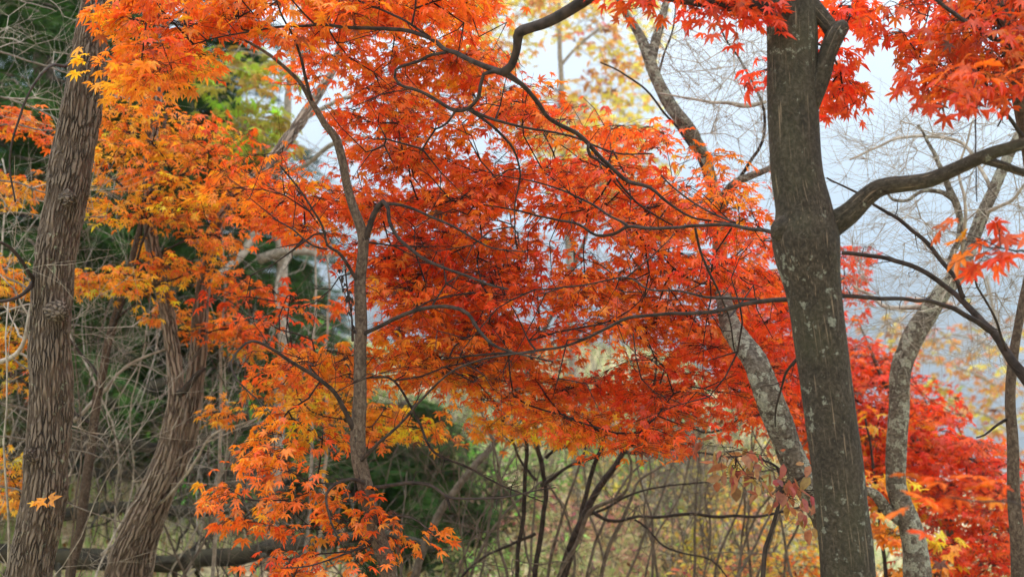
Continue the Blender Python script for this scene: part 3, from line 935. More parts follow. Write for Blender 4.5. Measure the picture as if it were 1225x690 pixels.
    lo += region_targets([(330, 585), (370, 570), (430, 600), (500, 612), (520, 640), (470, 650), (450, 620), (400, 640), (330, 632), (285, 625)], 4.9, 5.5, 12)
    lo += region_targets([(320, 665), (430, 660), (440, 690), (330, 700)], 4.9, 5.4, 7)
    e = t.grow(tg + lo)
    t.sprays(tg, e[:len(tg)], size=0.037, nleaf=30, rad=0.22, tilt=0.14)
    t.sprays(lo, e[len(tg):], size=0.039, nleaf=22, rad=0.17, tilt=0.15)
    sp = region_targets([(250, 330), (330, 330), (400, 330), (420, 400), (330, 420), (260, 380)], 6.2, 7.4, 12)
    t.sprays(sp, t.grow(sp), size=0.055, nleaf=10, rad=0.2, colf=lambda x, y: ROR)
    # yellower, less turned layer in its shade
    ye = region_targets([(320, 460), (440, 452), (540, 480), (620, 500), (720, 505), (745, 520), (700, 530), (620, 522), (520, 515), (440, 525), (360, 500), (250, 510), (270, 480)], 6.4, 7.2, 50)
    t.sprays(ye, t.grow(ye), size=0.042, nleaf=20, rad=0.17, colf=lambda x, y: YOR * 0.75 + YEL * 0.25, tilt=0.15)
    t.build_twigs(M_TWIG)
    t.leaves(M_LEAF)
    # dry dead leaves caught on a thread of vine beside the trunk
    b = thing('dead_leaf_cluster', 'dark withered leaves hanging beside the slender middle trunk', 'dead leaves', P(415, 318, 5.05))
    a = Acc()
    a.tube(np.array([P(413, 322, 5.05), P(416, 350, 5.05), P(421, 380, 5.03), P(422, 408, 5.02)]), [0.003, 0.0035, 0.003, 0.006], 6)
    a.build('stalk', M_TWIG, b)
    Lv = Leaves('oval')
    for (x, y) in [(408, 322), (409, 330), (412, 338), (418, 347), (416, 352), (420, 362), (422, 368), (419, 355), (421, 388), (424, 394), (418, 372), (411, 344)]:
        n = 2
        Lv.add(np.tile(P(x, y, 5.03), (n, 1)), rng.normal(0, .4, (n, 3)) - UP, rng.normal(0, 1, (n, 3)), rng.uniform(0.02, 0.034, n), np.tile([0.03, 0.018, 0.014], (n, 1)))
    link('withered_leaves', Lv.mesh('withered_leaves', M_LEAF, np.array(b.location)), b)


# ------------------------------------------------------------ C, D: the big trunks on the left
def left_trunks():
    t = Tree('oak_tree', 'thick deeply furrowed brown trunk leaning right at far left', 'tree', base_of(25, 690, 5.6))
    tr = to_ground([(34, 690, 5.6, 57), (46, 630, 5.6, 56), (54, 580, 5.6, 54), (60, 500, 5.6, 50), (60, 400, 5.6, 50), (65, 320, 5.6, 51), (74, 260, 5.6, 51), (86, 200, 5.6, 49), (94, 150, 5.6, 47), (101, 100, 5.6, 44), (110, 40, 5.6, 40), (115, 0, 5.6, 37), (120, -60, 5.6, 34), (126, -140, 5.6, 30)])
    t.stem('trunk', tr, M_OAK, 150, 0.006, wob=0.055, grow=False)
    for q in ([(78, 238, 5.55, 20), (84, 236, 5.47, 17), (87, 235, 5.44, 8)], [(64, 372, 5.55, 26), (72, 372, 5.47, 22), (76, 372, 5.43, 10)], [(40, 545, 5.55, 20), (36, 545, 5.48, 16), (34, 545, 5.46, 8)]):
        t.stem('knot', q, M_OAK, 40, 0.006, wob=0.06, grow=False)
    t.stem('branch_stub', [(42, 335, 5.55, 9), (32, 322, 5.45, 6), (15, 300, 5.35, 5), (0, 290, 5.3, 4), (-20, 283, 5.3, 3)], M_BRANCH, 10, 0.02, 0.004, wob=0.08, grow=True)
    t.stem('branch_stub', [(40, 338, 5.55, 8), (28, 352, 5.45, 5), (8, 360, 5.35, 4.5), (-20, 362, 5.3, 4)], M_BRANCH, 10, 0.02, 0.004, wob=0.08, grow=True)
    t.stem('branch', [(95, 62, 5.5, 6), (80, 78, 5.3, 5), (62, 78, 5.1, 4.2), (45, 95, 4.95, 3.8), (25, 135, 4.9, 3.4), (12, 185, 4.9, 3), (17, 240, 4.9, 2.2)], M_BRANCH, 8, 0.03, 0.003, wob=0.08, grow=True)
    # two yellow leaves caught on the bark
    b = thing('fallen_leaf', 'two curled orange leaves caught on the furrowed left trunk', 'leaf', P(52, 599, 5.44))
    Lv = Leaves('maple5')
    Lv.add(np.array([P(60, 598, 5.425), P(52, 600, 5.425), P(42, 602, 5.43)]), np.array([[1.0, -0.3, 0.35], [-1, -0.3, -0.05], [-1, -.2, .1]]), np.array([[0.1, -1, 0.6], [0, -0.8, 1], [0.1, -.6, 1]]), np.array([0.055, 0.06, 0.04]),
           np.array([YOR * [0.8, 0.8, 1], YOR, YEL]))
    link('blade', Lv.mesh('blade', M_LEAF, np.array(b.location)), b)

    t = Tree('twin_trunk_tree', 'two stringy brown trunks twisting together, right of the furrowed trunk', 'tree', base_of(120, 690, 7.1))
    t1 = to_ground([(138, 690, 7.10, 32), (151, 650, 7.10, 34), (176, 597, 7.10, 31), (196, 550, 7.10, 29), (207, 505, 7.10, 25), (211, 470, 7.10, 22), (209, 435, 7.10, 21), (203, 395, 7.10, 20), (196, 355, 7.10, 19), (187, 315, 7.10, 18), (180, 280, 7.10, 17), (178, 230, 7.10, 16),
          (180, 180, 7.10, 15), (187, 120, 7.10, 14), (190, 50, 7.10, 12), (195, -40, 7.10, 10)])
    t2 = to_ground([(165, 690, 7.30, 36), (176, 640, 7.30, 33), (196, 590, 7.30, 30), (216, 545, 7.30, 28), (228, 500, 7.30, 26), (233, 460, 7.30, 24), (237, 425, 7.30, 22), (239, 385, 7.30, 21), (243, 345, 7.30, 20), (252, 305, 7.30, 18), (262, 270, 7.35, 17), (276, 243, 7.40, 17), (298, 220, 7.50, 16), (322, 195, 7.60, 16), (345, 166, 7.70, 16), (364, 138, 7.80, 15), (381, 112, 7.90, 13), (398, 84, 8.00, 9), (408, 45, 8.10, 8), (416, -20, 8.10, 6)])
    t.stem('trunk', t1, M_TWIST, 90, 0.010, wob=0.05)
    t.stem('trunk', t2, M_TWIST, 90, 0.010, wob=0.05)
    t.stem('branch', [(215, 470, 7.05, 12), (225, 462, 6.95, 10), (238, 445, 6.90, 7), (245, 440, 6.90, 4)], M_BRANCH, 10, 0.03, 0.003, wob=0.06)


# ------------------------------------------------------------ E, F: the two lichen trunks
def lichen_trees():
    t = Tree('lichen_tree', 'pale lichen-spotted trunk curving up leftwards behind the big smooth trunk', 'tree', base_of(1030, 690, 4.9))
    tr = to_ground([(1040, 745, 4.90, 41.4), (1012, 690, 4.90, 39.6), (990, 625, 4.90, 37.8), (966, 580, 4.90, 36.0), (945, 540, 4.90, 36.0), (930, 500, 4.90, 37.8), (915, 462, 4.90, 34.2), (903, 432, 4.94, 30.6), (884, 406, 5.11, 27.0), (873, 385, 5.32, 24.3), (866, 360, 5.62, 20.7), (862, 320, 7.3, 18.0),
          (860, 270, 7.3, 17.1), (850, 215, 7.3, 17.1), (837, 178, 7.3, 17.1), (820, 150, 6.80, 17.1), (801, 124, 6.80, 17.1), (786, 96, 6.80, 16.2), (776, 68, 6.80, 16.0), (765, 42, 6.80, 12.0), (748, 15, 6.80, 9.0), (735, -15, 6.80, 8.0), (720, -70, 6.80, 6.0)])
    t.stem('trunk', tr, M_LICHEN, 70, 0.014, wob=0.07)
    t.stem('branch', [(779, 72, 6.8, 12.0), (784, 50, 6.8, 12.0), (791, 28, 6.8, 10.0), (800, -10, 6.8, 8.0)], M_LICHEN, 20, 0.02, wob=0.05)
    t.stem('branch', [(862, 250, 6.7, 14.0), (872, 228, 6.6, 13.0), (890, 214, 6.5, 10.0), (925, 200, 6.4, 7.0), (960, 180, 6.3, 5.0)], M_LICHEN, 16, 0.02, 0.004, wob=0.06)
    t.stem('branch', [(788, 90, 6.8, 3.5), (797, 60, 6.7, 3.0), (806, 30, 6.6, 2.5), (808, 5, 6.6, 2.0)], M_BRANCH, 8, 0.03, 0.004)
    t.stem('branch', [(856, 240, 6.7, 5.0), (830, 180, 6.5, 4.0), (795, 135, 6.5, 3.4), (755, 92, 6.5, 2.8), (720, 75, 6.5, 2.0)], M_BRANCH, 8, 0.03, 0.006)
    t.stem('branch', [(873, 230, 6.6, 5.0), (908, 175, 6.4, 4.5), (915, 140, 6.4, 4.0), (895, 90, 6.3, 3.2), (862, 35, 6.2, 2.6), (850, 0, 6.2, 2.0)], M_BRANCH, 8, 0.03, 0.006)
    t.stem('branch', [(915, 121, 6.4, 4.0), (890, 127, 6.4, 6.0), (870, 123, 6.4, 4.0), (830, 118, 6.4, 3.0), (790, 112, 6.5, 2.0)], M_GREY, 8, 0.03, 0.006)
    tg = region_targets([(780, 30), (920, 40), (925, 230), (880, 215), (840, 150), (800, 100)], 5.9, 7.2, 110)
    tg += region_targets([(700, 240), (830, 230), (850, 350), (720, 350)], 6.6, 7.4, 30)
    t.grow(tg, wander=0.05)
    t.fine(900, 0.24)
    t.build_twigs(M_GREY, 0.0011, 4, power=0.4)
    # withered beech-like leaves clinging low on this trunk
    tb = Tree('beech_sapling', 'low sapling holding curled copper-brown leaves against the lichen trunk', 'sapling', base_of(905, 690, 6.1), leaf='oval')
    tb.stem('stem', to_ground([(912, 690, 4.7, 7.0), (920, 640, 4.7, 6.0), (935, 590, 4.7, 5.0), (930, 560, 4.7, 4.0), (900, 548, 4.7, 3.0), (868, 545, 4.7, 2.0)]), M_BRANCH, 8, 0.04, 0.004)
    tb.stem('branch', [(935, 590, 4.7, 4.0), (960, 570, 4.68, 3.4), (985, 560, 4.66, 2.6), (1005, 585, 4.66, 2.0)], M_BRANCH, 8, 0.04, 0.004)
    tg = region_targets([(850, 520), (880, 525), (935, 545), (985, 555), (990, 610), (950, 595), (900, 580), (870, 560)], 4.5, 4.85, 26)
    e = tb.grow(tg)
    tb.sprays(tg, e, size=0.050, nleaf=5, rad=0.12, colf=lambda x, y: np.array([0.34, 0.135, 0.05]), droop=0.9)
    tb.build_twigs(M_TWIG, 0.0014)
    tb.leaves(M_LEAF)

    t = Tree('lichen_tree', 'pale lichen-crusted trunk standing between the smooth trunk and the far right edge', 'tree', base_of(1105, 690, 6.2))
    tr = to_ground([(1097, 690, 6.2, 37.8), (1094, 655, 6.2, 33.3), (1085, 618, 6.2, 27.9), (1073, 580, 6.2, 24.3), (1072, 530, 6.2, 24.3), (1076, 480, 6.2, 24.3), (1079, 439, 6.2, 26.1), (1092, 404, 6.2, 27.9), (1108, 378, 6.2, 27.9), (1125, 352, 6.2, 23.4), (1150, 320, 6.25, 19.8), (1165, 285, 6.3, 16.2), (1176, 255, 6.3, 15.0),
          (1187, 230, 6.3, 14.0), (1205, 190, 6.3, 13.0), (1225, 150, 6.3, 11.0), (1250, 95, 6.3, 9.0)])
    t.stem('trunk', tr, M_LICHEN, 70, 0.014, wob=0.07)
    t.stem('branch', [(1088, 628, 6.2, 16.2), (1062, 610, 6.2, 15.0), (1045, 590, 6.2, 12.0), (1020, 585, 6.25, 8.0)], M_LICHEN, 18, 0.02, wob=0.07)
    t.stem('branch', [(1140, 335, 6.2, 12.0), (1137, 310, 6.15, 9.0), (1148, 285, 6.1, 8.0), (1147, 255, 6.1, 9.0), (1136, 225, 6.1, 8.0), (1120, 190, 6.1, 5.0), (1100, 150, 6.1, 3.0)], M_LICHEN, 16, 0.02, 0.004, wob=0.07)
    t.stem('branch', [(1142, 240, 6.1, 6.0), (1128, 231, 6.1, 6.0), (1105, 228, 6.1, 5.0), (1085, 240, 6.1, 4.0), (1065, 236, 6.1, 3.5), (1062, 222, 6.1, 2.0)], M_LICHEN, 12, 0.02, 0.004, wob=0.06)
    t.stem('branch', [(1115, 365, 6.2, 8.0), (1090, 368, 6.3, 6.0), (1060, 367, 6.4, 5.0), (1040, 352, 6.5, 4.0), (1022, 343, 6.6, 3.0)], M_GREY, 10, 0.03, 0.005, wob=0.06)
    for p in ([(1150, 320, 6.2, 5.0), (1155, 260, 6.0, 4.0), (1150, 200, 6.0, 3.0), (1165, 140, 6.0, 2.0)], [(1187, 230, 6.3, 5.0), (1150, 170, 6.4, 4.0), (1080, 165, 6.4, 3.4), (1020, 190, 6.4, 2.4)], [(1176, 255, 6.3, 5.0), (1210, 240, 6.1, 4.0), (1240, 200, 6.0, 3.0)]):
        t.stem('branch', p, M_GREY, 8, 0.03, 0.008)
    tg = region_targets([(1000, 150), (1100, 120), (1235, 110), (1235, 440), (1120, 420), (1030, 400), (1010, 250)], 5.6, 7.2, 260)
    t.grow(tg, wander=0.05)
    t.fine(2000, 0.24)
    t.build_twigs(M_GREY, 0.0011, 4, power=0.4)


# ------------------------------------------------------------ G, H: right edge
def right_edge():
    t = Tree('thin_dark_tree', 'thin dark upright stem at the far right edge of the view', 'tree', base_of(1218, 690, 4.6))
    t.stem('trunk', to_ground([(1219, 690, 4.6, 18), (1217, 640, 4.6, 17), (1213, 590, 4.6, 14), (1211, 540, 4.6, 13), (1209, 480, 4.6, 12), (1211, 440, 4.6, 12), (1217, 395, 4.6, 11), (1226, 345, 4.6, 10), (1240, 280, 4.6, 8)]), M_SLIM, 16, 0.02, 0.002, wob=0.06)
    t.stem('branch', [(1211, 498, 4.6, 5), (1195, 508, 4.6, 4), (1178, 520, 4.6, 3), (1165, 524, 4.6, 2)], M_BRANCH, 8, 0.02, 0.003, wob=0.06)

    t = Tree('maple_tree', 'dark leaning maple mostly beyond the top right corner with big red leaves', 'maple tree', base_of(1340, 690, 4.2))
    t.stem('trunk', to_ground([(1330, 690, 4.2, 50), (1310, 560, 4.2, 46), (1285, 420, 4.2, 42), (1262, 300, 4.2, 38), (1240, 180, 4.2, 34), (1224, 110, 4.15, 30), (1212, 60, 4.1, 26), (1198, 0, 4.1, 22), (1185, -60, 4.1, 18)]), M_SLIM, 24, 0.02, wob=0.04)
    for p in [
        [(1285, 520, 4.2, 18), (1250, 478, 4.25, 17), (1225, 450, 4.3, 16), (1205, 423, 4.35, 13), (1190, 400, 4.4, 12), (1165, 374, 4.5, 10), (1138, 347, 4.6, 8), (1108, 326, 4.65, 7.5), (1077, 313, 4.7, 7), (1040, 305, 4.75, 6), (1007, 302, 4.8, 6)],
        [(1192, 402, 4.4, 8), (1170, 386, 4.4, 8), (1140, 369, 4.35, 7), (1110, 361, 4.3, 6), (1075, 357, 4.2, 6), (1030, 355, 4.1, 6), (1000, 354, 4.05, 6)],
        [(1152, 358, 4.55, 7), (1145, 335, 4.55, 6), (1125, 310, 4.6, 6), (1100, 283, 4.65, 5.5), (1075, 262, 4.7, 5), (1050, 248, 4.75, 4), (1015, 226, 4.8, 3), (990, 215, 4.8, 2)],
        [(1205, 420, 4.35, 4), (1190, 380, 4.3, 3.4), (1172, 350, 4.25, 3), (1165, 325, 4.2, 2)],
        [(1213, 60, 4.1, 14), (1200, 50, 4.0, 9), (1175, 38, 3.9, 8), (1150, 22, 3.8, 7), (1125, 5, 3.7, 6), (1105, -15, 3.6, 5)],
        [(1226, 118, 4.15, 6), (1212, 118, 4.1, 4), (1206, 122, 4.08, 3.4), (1200, 140, 4.05, 3), (1194, 150, 4.05, 2)],
        [(1240, 180, 4.2, 7), (1190, 120, 4.0, 4), (1166, 80, 3.9, 3), (1168, 130, 3.85, 2.4), (1166, 210, 3.8, 2), (1171, 240, 3.8, 1.6)],
        [(1245, 310, 4.0, 6), (1225, 300, 3.7, 3.5), (1200, 298, 3.5, 2.4), (1160, 290, 3.3, 1.6)],
    ]:
        t.stem('branch', p, M_BRANCH, 14, 0.02, 0.004, wob=0.06)
    tg = region_targets([(1050, 30), (1075, -30), (1240, -30), (1240, 60), (1210, 90), (1200, 110), (1150, 85), (1120, 90), (1085, 80), (1060, 60)], 3.7, 4.6, 58, [(1110, 18, 8, 8), (1182, 28, 7, 8)])
    tg += region_targets([(1105, 80), (1215, 85), (1200, 115), (1160, 118), (1110, 108)], 3.6, 4.0, 8)
    e = t.grow(tg)
    t.L.kind = 'maple_hi'
    t.sprays(tg, e, size=0.042, nleaf=13, rad=0.14, colf=lambda x, y: (RED * 0.62 + ROR * 0.2) if rng.random() < 0.75 else ROR * 0.85, droop=0.75)
    tg = [(P(x, y, 3.5), x, y) for x, y in ((1145, 275), (1172, 285), (1195, 275), (1218, 288), (1180, 308), (1205, 300))]
    e = t.grow(tg)
    t.sprays(tg, e, size=0.052, nleaf=4, rad=0.06, colf=lambda x, y: ROR * 0.9, droop=0.7)
    t.build_twigs(M_TWIG, 0.0013)
    t.leaves(M_LEAF)

    # low spray close to the camera, right
    t = Tree('maple_sapling', 'close out-of-focus maple spray with broad red-orange leaves at lower right', 'sapling', base_of(1260, 690, 2.5), leaf='maple_hi')
    t.stem('stem', to_ground([(1275, 760, 3.1, 9), (1262, 690, 3.1, 7), (1245, 630, 3.05, 5), (1215, 602, 3.0, 3.4), (1170, 600, 2.95, 2.4), (1130, 592, 2.95, 1.6)]), M_BRANCH, 8, 0.02, 0.002)
    tg = [(P(x, y, d), x, y) for x, y, d in ((1100, 592, 2.95), (1130, 586, 3.0), (1180, 582, 3.0), (1205, 594, 3.0))]
    e = t.grow(tg)
    t.sprays(tg, e, size=0.052, nleaf=4, rad=0.04, tilt=0.1, colf=lambda x, y: ROR * 0.85, droop=0.22)
    t.build_twigs(M_TWIG, 0.0009)
    t.leaves(M_LEAF)

    # the scarlet maple further back
    t = Tree('maple_tree', 'scarlet maple filling the gap behind the right-hand lichen trunk', 'maple tree', base_of(1150, 690, 9.0))
    t.stem('trunk', to_ground([(1150, 690, 9.0, 16), (1135, 620, 9.0, 14), (1110, 560, 9.0, 12), (1080, 500, 9.0, 10), (1050, 440, 9.0, 5), (1025, 380, 9.0, 1.5)]), M_SLIM, 14, 0.05, 0.004, wob=0.05)
    for p in ([(1130, 610, 9.0, 7), (1170, 570, 9.0, 4), (1215, 550, 8.9, 1.5)], [(1110, 560, 9.0, 6), (1130, 525, 8.9, 4), (1150, 500, 8.8, 1.5)], [(1080, 500, 9, 5), (1000, 470, 9.0, 3), (930, 440, 9.0, 1.5)]):
        t.stem('branch', p, M_BRANCH, 10, 0.05, 0.01, wob=0.05)
    hol = [(1195, 470, 60, 70), (1150, 400, 60, 40)]
    tg = region_targets([(880, 330), (950, 330), (990, 385), (1030, 415), (1070, 428), (1110, 462), (1140, 492), (1175, 522), (1205, 552), (1235, 585), (1235, 700), (1120, 700), (1110, 640), (1060, 600), (1030, 560), (960, 530), (880, 460)], 8.0, 10.0, 350)
    tg += region_targets([(1000, 290), (1013, 300), (1014, 360), (1000, 370)], 7.5, 8.0, 8)
    e = t.grow(tg, seg=0.14)
    t.sprays(tg, e, size=0.043, nleaf=34, rad=0.30, colf=lambda x, y: (CRI * 0.3 + RED * 0.7) if rng.random() < 0.55 else (RED * 0.4 + ROR * 0.6), r0=0.0014)
    t.build_twigs(M_TWIG, 0.002, 4)
    t.leaves(M_LEAF)

    t = Tree('maple_sapling', 'golden-orange sapling in the low gap between the smooth and lichen trunks', 'sapling', base_of(1050, 690, 8.0), leaf='maple5')
    t.stem('stem', to_ground([(1060, 690, 8.0, 6), (1055, 640, 8.0, 5), (1045, 560, 8.0, 4), (1035, 500, 8.0, 3)]), M_BRANCH, 8, 0.05, 0.006)
    tg = region_targets([(1010, 480), (1050, 490), (1062, 560), (1140, 620), (1150, 700), (1010, 700), (1020, 600)], 7.5, 8.5, 40)
    e = t.grow(tg)
    t.sprays(tg, e, size=0.065, nleaf=9, rad=0.2, colf=lambda x, y: YOR if rng.random() < 0.7 else YEL)
    t.build_twigs(M_TWIG)
    t.leaves(M_LEAF)


# ------------------------------------------------------------ yellow-orange maple behind the left trunk
def yellow_maple():
    t = Tree('maple_tree', 'thin-stemmed golden maple between the furrowed and the twin trunks', 'maple tree', base_of(80, 690, 7.2))
    t.stem('trunk', to_ground([(85, 690, 7.2, 13), (98, 620, 7.2, 12), (108, 540, 7.2, 11), (118, 470, 7.2, 11), (132, 400, 7.2, 10), (148, 345, 7.2, 9), (160, 300, 7.2, 7), (175, 250, 7.2, 6), (190, 190, 7.2, 5), (200, 130, 7.2, 4)]), M_SLIM, 12, 0.04, 0.006, wob=0.06)
    for p in ([(165, 285, 7.2, 4), (175, 240, 7.0, 4), (200, 215, 6.9, 3), (250, 200, 6.8, 2)], [(132, 400, 7.2, 5), (160, 320, 7.0, 4), (180, 260, 6.9, 3.4), (172, 240, 6.9, 3)], [(150, 340, 7.2, 4), (200, 300, 7.1, 3.4), (250, 280, 7.0, 2.4), (290, 300, 7, 1.6)],
              [(120, 450, 7.2, 5), (60, 380, 7.3, 4), (10, 330, 7.4, 3), (-20, 300, 7.4, 2)], [(135, 390, 7.2, 4), (180, 345, 7.0, 3), (220, 330, 7.0, 2)], [(112, 510, 7.2, 5), (50, 470, 7.3, 3.5), (0, 440, 7.4, 2.5)],
              [(175, 250, 7.2, 4), (120, 200, 7.2, 3), (60, 160, 7.2, 2.4), (0, 140, 7.2, 2)]):
        t.stem('branch', p, M_BRANCH, 8, 0.04, 0.008, wob=0.06)
    R = [([(125, 130), (200, 125), (270, 150), (300, 200), (310, 235), (260, 250), (200, 230), (150, 210), (120, 190)], 6.6, 7.4, 42),
         ([(95, 215), (160, 205), (240, 225), (290, 265), (270, 300), (200, 262), (140, 262), (100, 262)], 6.6, 7.4, 27),
         ([(90, 322), (150, 325), (200, 340), (190, 352), (120, 348), (88, 342)], 6.6, 7.2, 16),
         ([(180, 290), (250, 300), (310, 330), (320, 350), (260, 340), (190, 320)], 6.8, 7.5, 12),
         ([(170, 370), (260, 370), (330, 400), (300, 430), (220, 400), (160, 390)], 7.2, 8.0, 15),
         ([(-20, 130), (60, 140), (75, 165), (20, 165), (-20, 160)], 6.8, 7.4, 14),
         ([(-20, 205), (50, 205), (50, 235), (-20, 240)], 6.8, 7.4, 8),
         ([(-20, 300), (35, 320), (30, 350), (-20, 345)], 6.8, 7.4, 10),
         ([(-20, 385), (35, 390), (35, 460), (-20, 460)], 6.8, 7.4, 14),
         ([(-20, 530), (28, 545), (30, 610), (-20, 610)], 6.8, 7.4, 14),
         ([(130, 95), (160, 95), (150, 140), (125, 140)], 6.8, 7.4, 6)]
    tg = []
    for poly, a, b, n in R:
        tg += region_targets(poly, a, b, n)
    e = t.grow(tg)

    def cf(x, y):
        if y < 170 and x < 80:
            return ORA * 0.6 + ROR * 0.4
        return col_at(x, y)
    t.sprays(tg, e, size=0.039, nleaf=23, rad=0.20, colf=cf, tilt=0.14)
    t.build_twigs(M_TWIG)
    t.leaves(M_LEAF)



# ------------------------------------------------------------ background trees and brush
def copy_thing(root, loc, rz, label=None, scale=1.0):
    c = root.copy(); COL.objects.link(c)
    c.location = tuple(float(v) for v in loc); c.rotation_euler = (0, 0, rz); c.scale = (scale,) * 3
    if label:
        c['label'] = label
    for ch in root.children:
        k = ch.copy(); COL.objects.link(k); k.parent = c
    return c


def bare_shrub(name, label, cat, base, h, nst, mat, seed, lean=0.35, group=None, r0=0.012, levels=3, spread=0.5, tint=None):
    """several rising stems from one foot, each with finer and finer side shoots"""
    r = np.random.default_rng(seed)
    root = thing(name, label, cat, base, group)
    st, tw = Acc(), Acc()

    def shoot(p, d, L, rad, lev):
        m = max(4, int(L / 0.16))
        pts = [p]; q = p.copy(); dd = d.copy()
        for i in range(m):
            dd = nrm(dd + r.normal(0, 0.13, 3) + UP * (0.05 if lev == 0 else 0.02))
            q = q + dd * L / m
            pts.append(q)
        rr = rad * np.linspace(1, 0.35, len(pts))
        if lev == 0:
            a = Acc(); a.tube(np.array(pts), rr, 8, wob=0.05); a.build('stem', mat, root)
        else:
            tw.tube(np.array(pts), rr, 5 if lev == 1 else 3, cap=False)
        if lev < levels:
            nb = int(r.integers(3, 6)) + (2 if lev == 0 else 0)
            for k in range(nb):
                i = int(r.uniform(0.25, 0.98) * (len(pts) - 1))
                dv = nrm(pts[min(i + 1, len(pts) - 1)] - pts[max(i - 1, 0)])
                sd = nrm(np.cross(dv, r.normal(0, 1, 3)))
                nd = nrm(dv * 0.85 + sd * r.uniform(0.5, 0.9))
                shoot(pts[i], nd, L * r.uniform(0.35, 0.6), max(rr[i] * 0.55, 0.0012), lev + 1)
    base = np.array(base, float)
    for k in range(nst):
        a = r.uniform(0, 2 * math.pi)
        d = nrm(np.array([math.cos(a) * lean * r.uniform(0.3, 1.5), math.sin(a) * lean * r.uniform(0.3, 1.3), 1.0]))
        shoot(base + np.array([math.cos(a), math.sin(a), 0]) * 0.08 - UP * 0.1, d, h * r.uniform(0.7, 1.1), r0 * r.uniform(0.7, 1.3), 0)
    tw.build('twig_sprays', mat, root)
    return root


def leafy_shrub(name, label, cat, base, h, w, col, nl, size, seed, group=None, mat=None, kind='oval', stemmat=None, ntg=None):
    """low shrub or small tree: stems, then leaf clumps with gaps between them"""
    t = Tree(name, label, cat, base, group, leaf=kind)
    r = np.random.default_rng(seed)
    base = np.array(base, float)
    for k in range(3 if h < 4 else 1):
        a = r.uniform(0, 6.28)
        L = h * 0.8
        pts = np.array([base + UP * (-0.1 + (L + .1) * q) + np.array([math.cos(a), math.sin(a), 0]) * q * q * w * 0.25 + r.normal(0, 0.02 * h, 3) * (q > 0) for q in np.linspace(0, 1, 8)])
        rr = np.linspace(0.012 * h ** 0.7 + 0.004, 0.005, 8)
        ac = Acc(); ac.tube(pts, rr, 8, wob=0.05); ac.build('stem' if h < 4 else 'trunk', stemmat or M_BROWN, t.root)
        for p, q in zip(pts, rr):
            t.N[t.n] = p; t.D[t.n] = UP; t.R[t.n] = q; t.n += 1
    tg = []
    ntg = ntg or max(8, nl // 22)
    for k in range(ntg):
        v = nrm(r.normal(0, 1, 3)) * r.uniform(0.35, 1) ** 0.5
        p = base + np.array([v[0] * w * 0.5, v[1] * w * 0.5, h * 0.58 + v[2] * h * 0.42])
        tg.append((p, 0, 0))
    e = t.grow(tg, seg=0.2)
    t.sprays(tg, e, size=size, nleaf=max(4, nl // ntg), rad=0.12 * w + 0.06, colf=lambda x, y: np.array(col), r0=0.0016, tilt=0.5)
    t.build_twigs(stemmat or M_BROWN, 0.0025, 4)
    t.leaves(mat or M_FAR_LEAF)
    return t.root


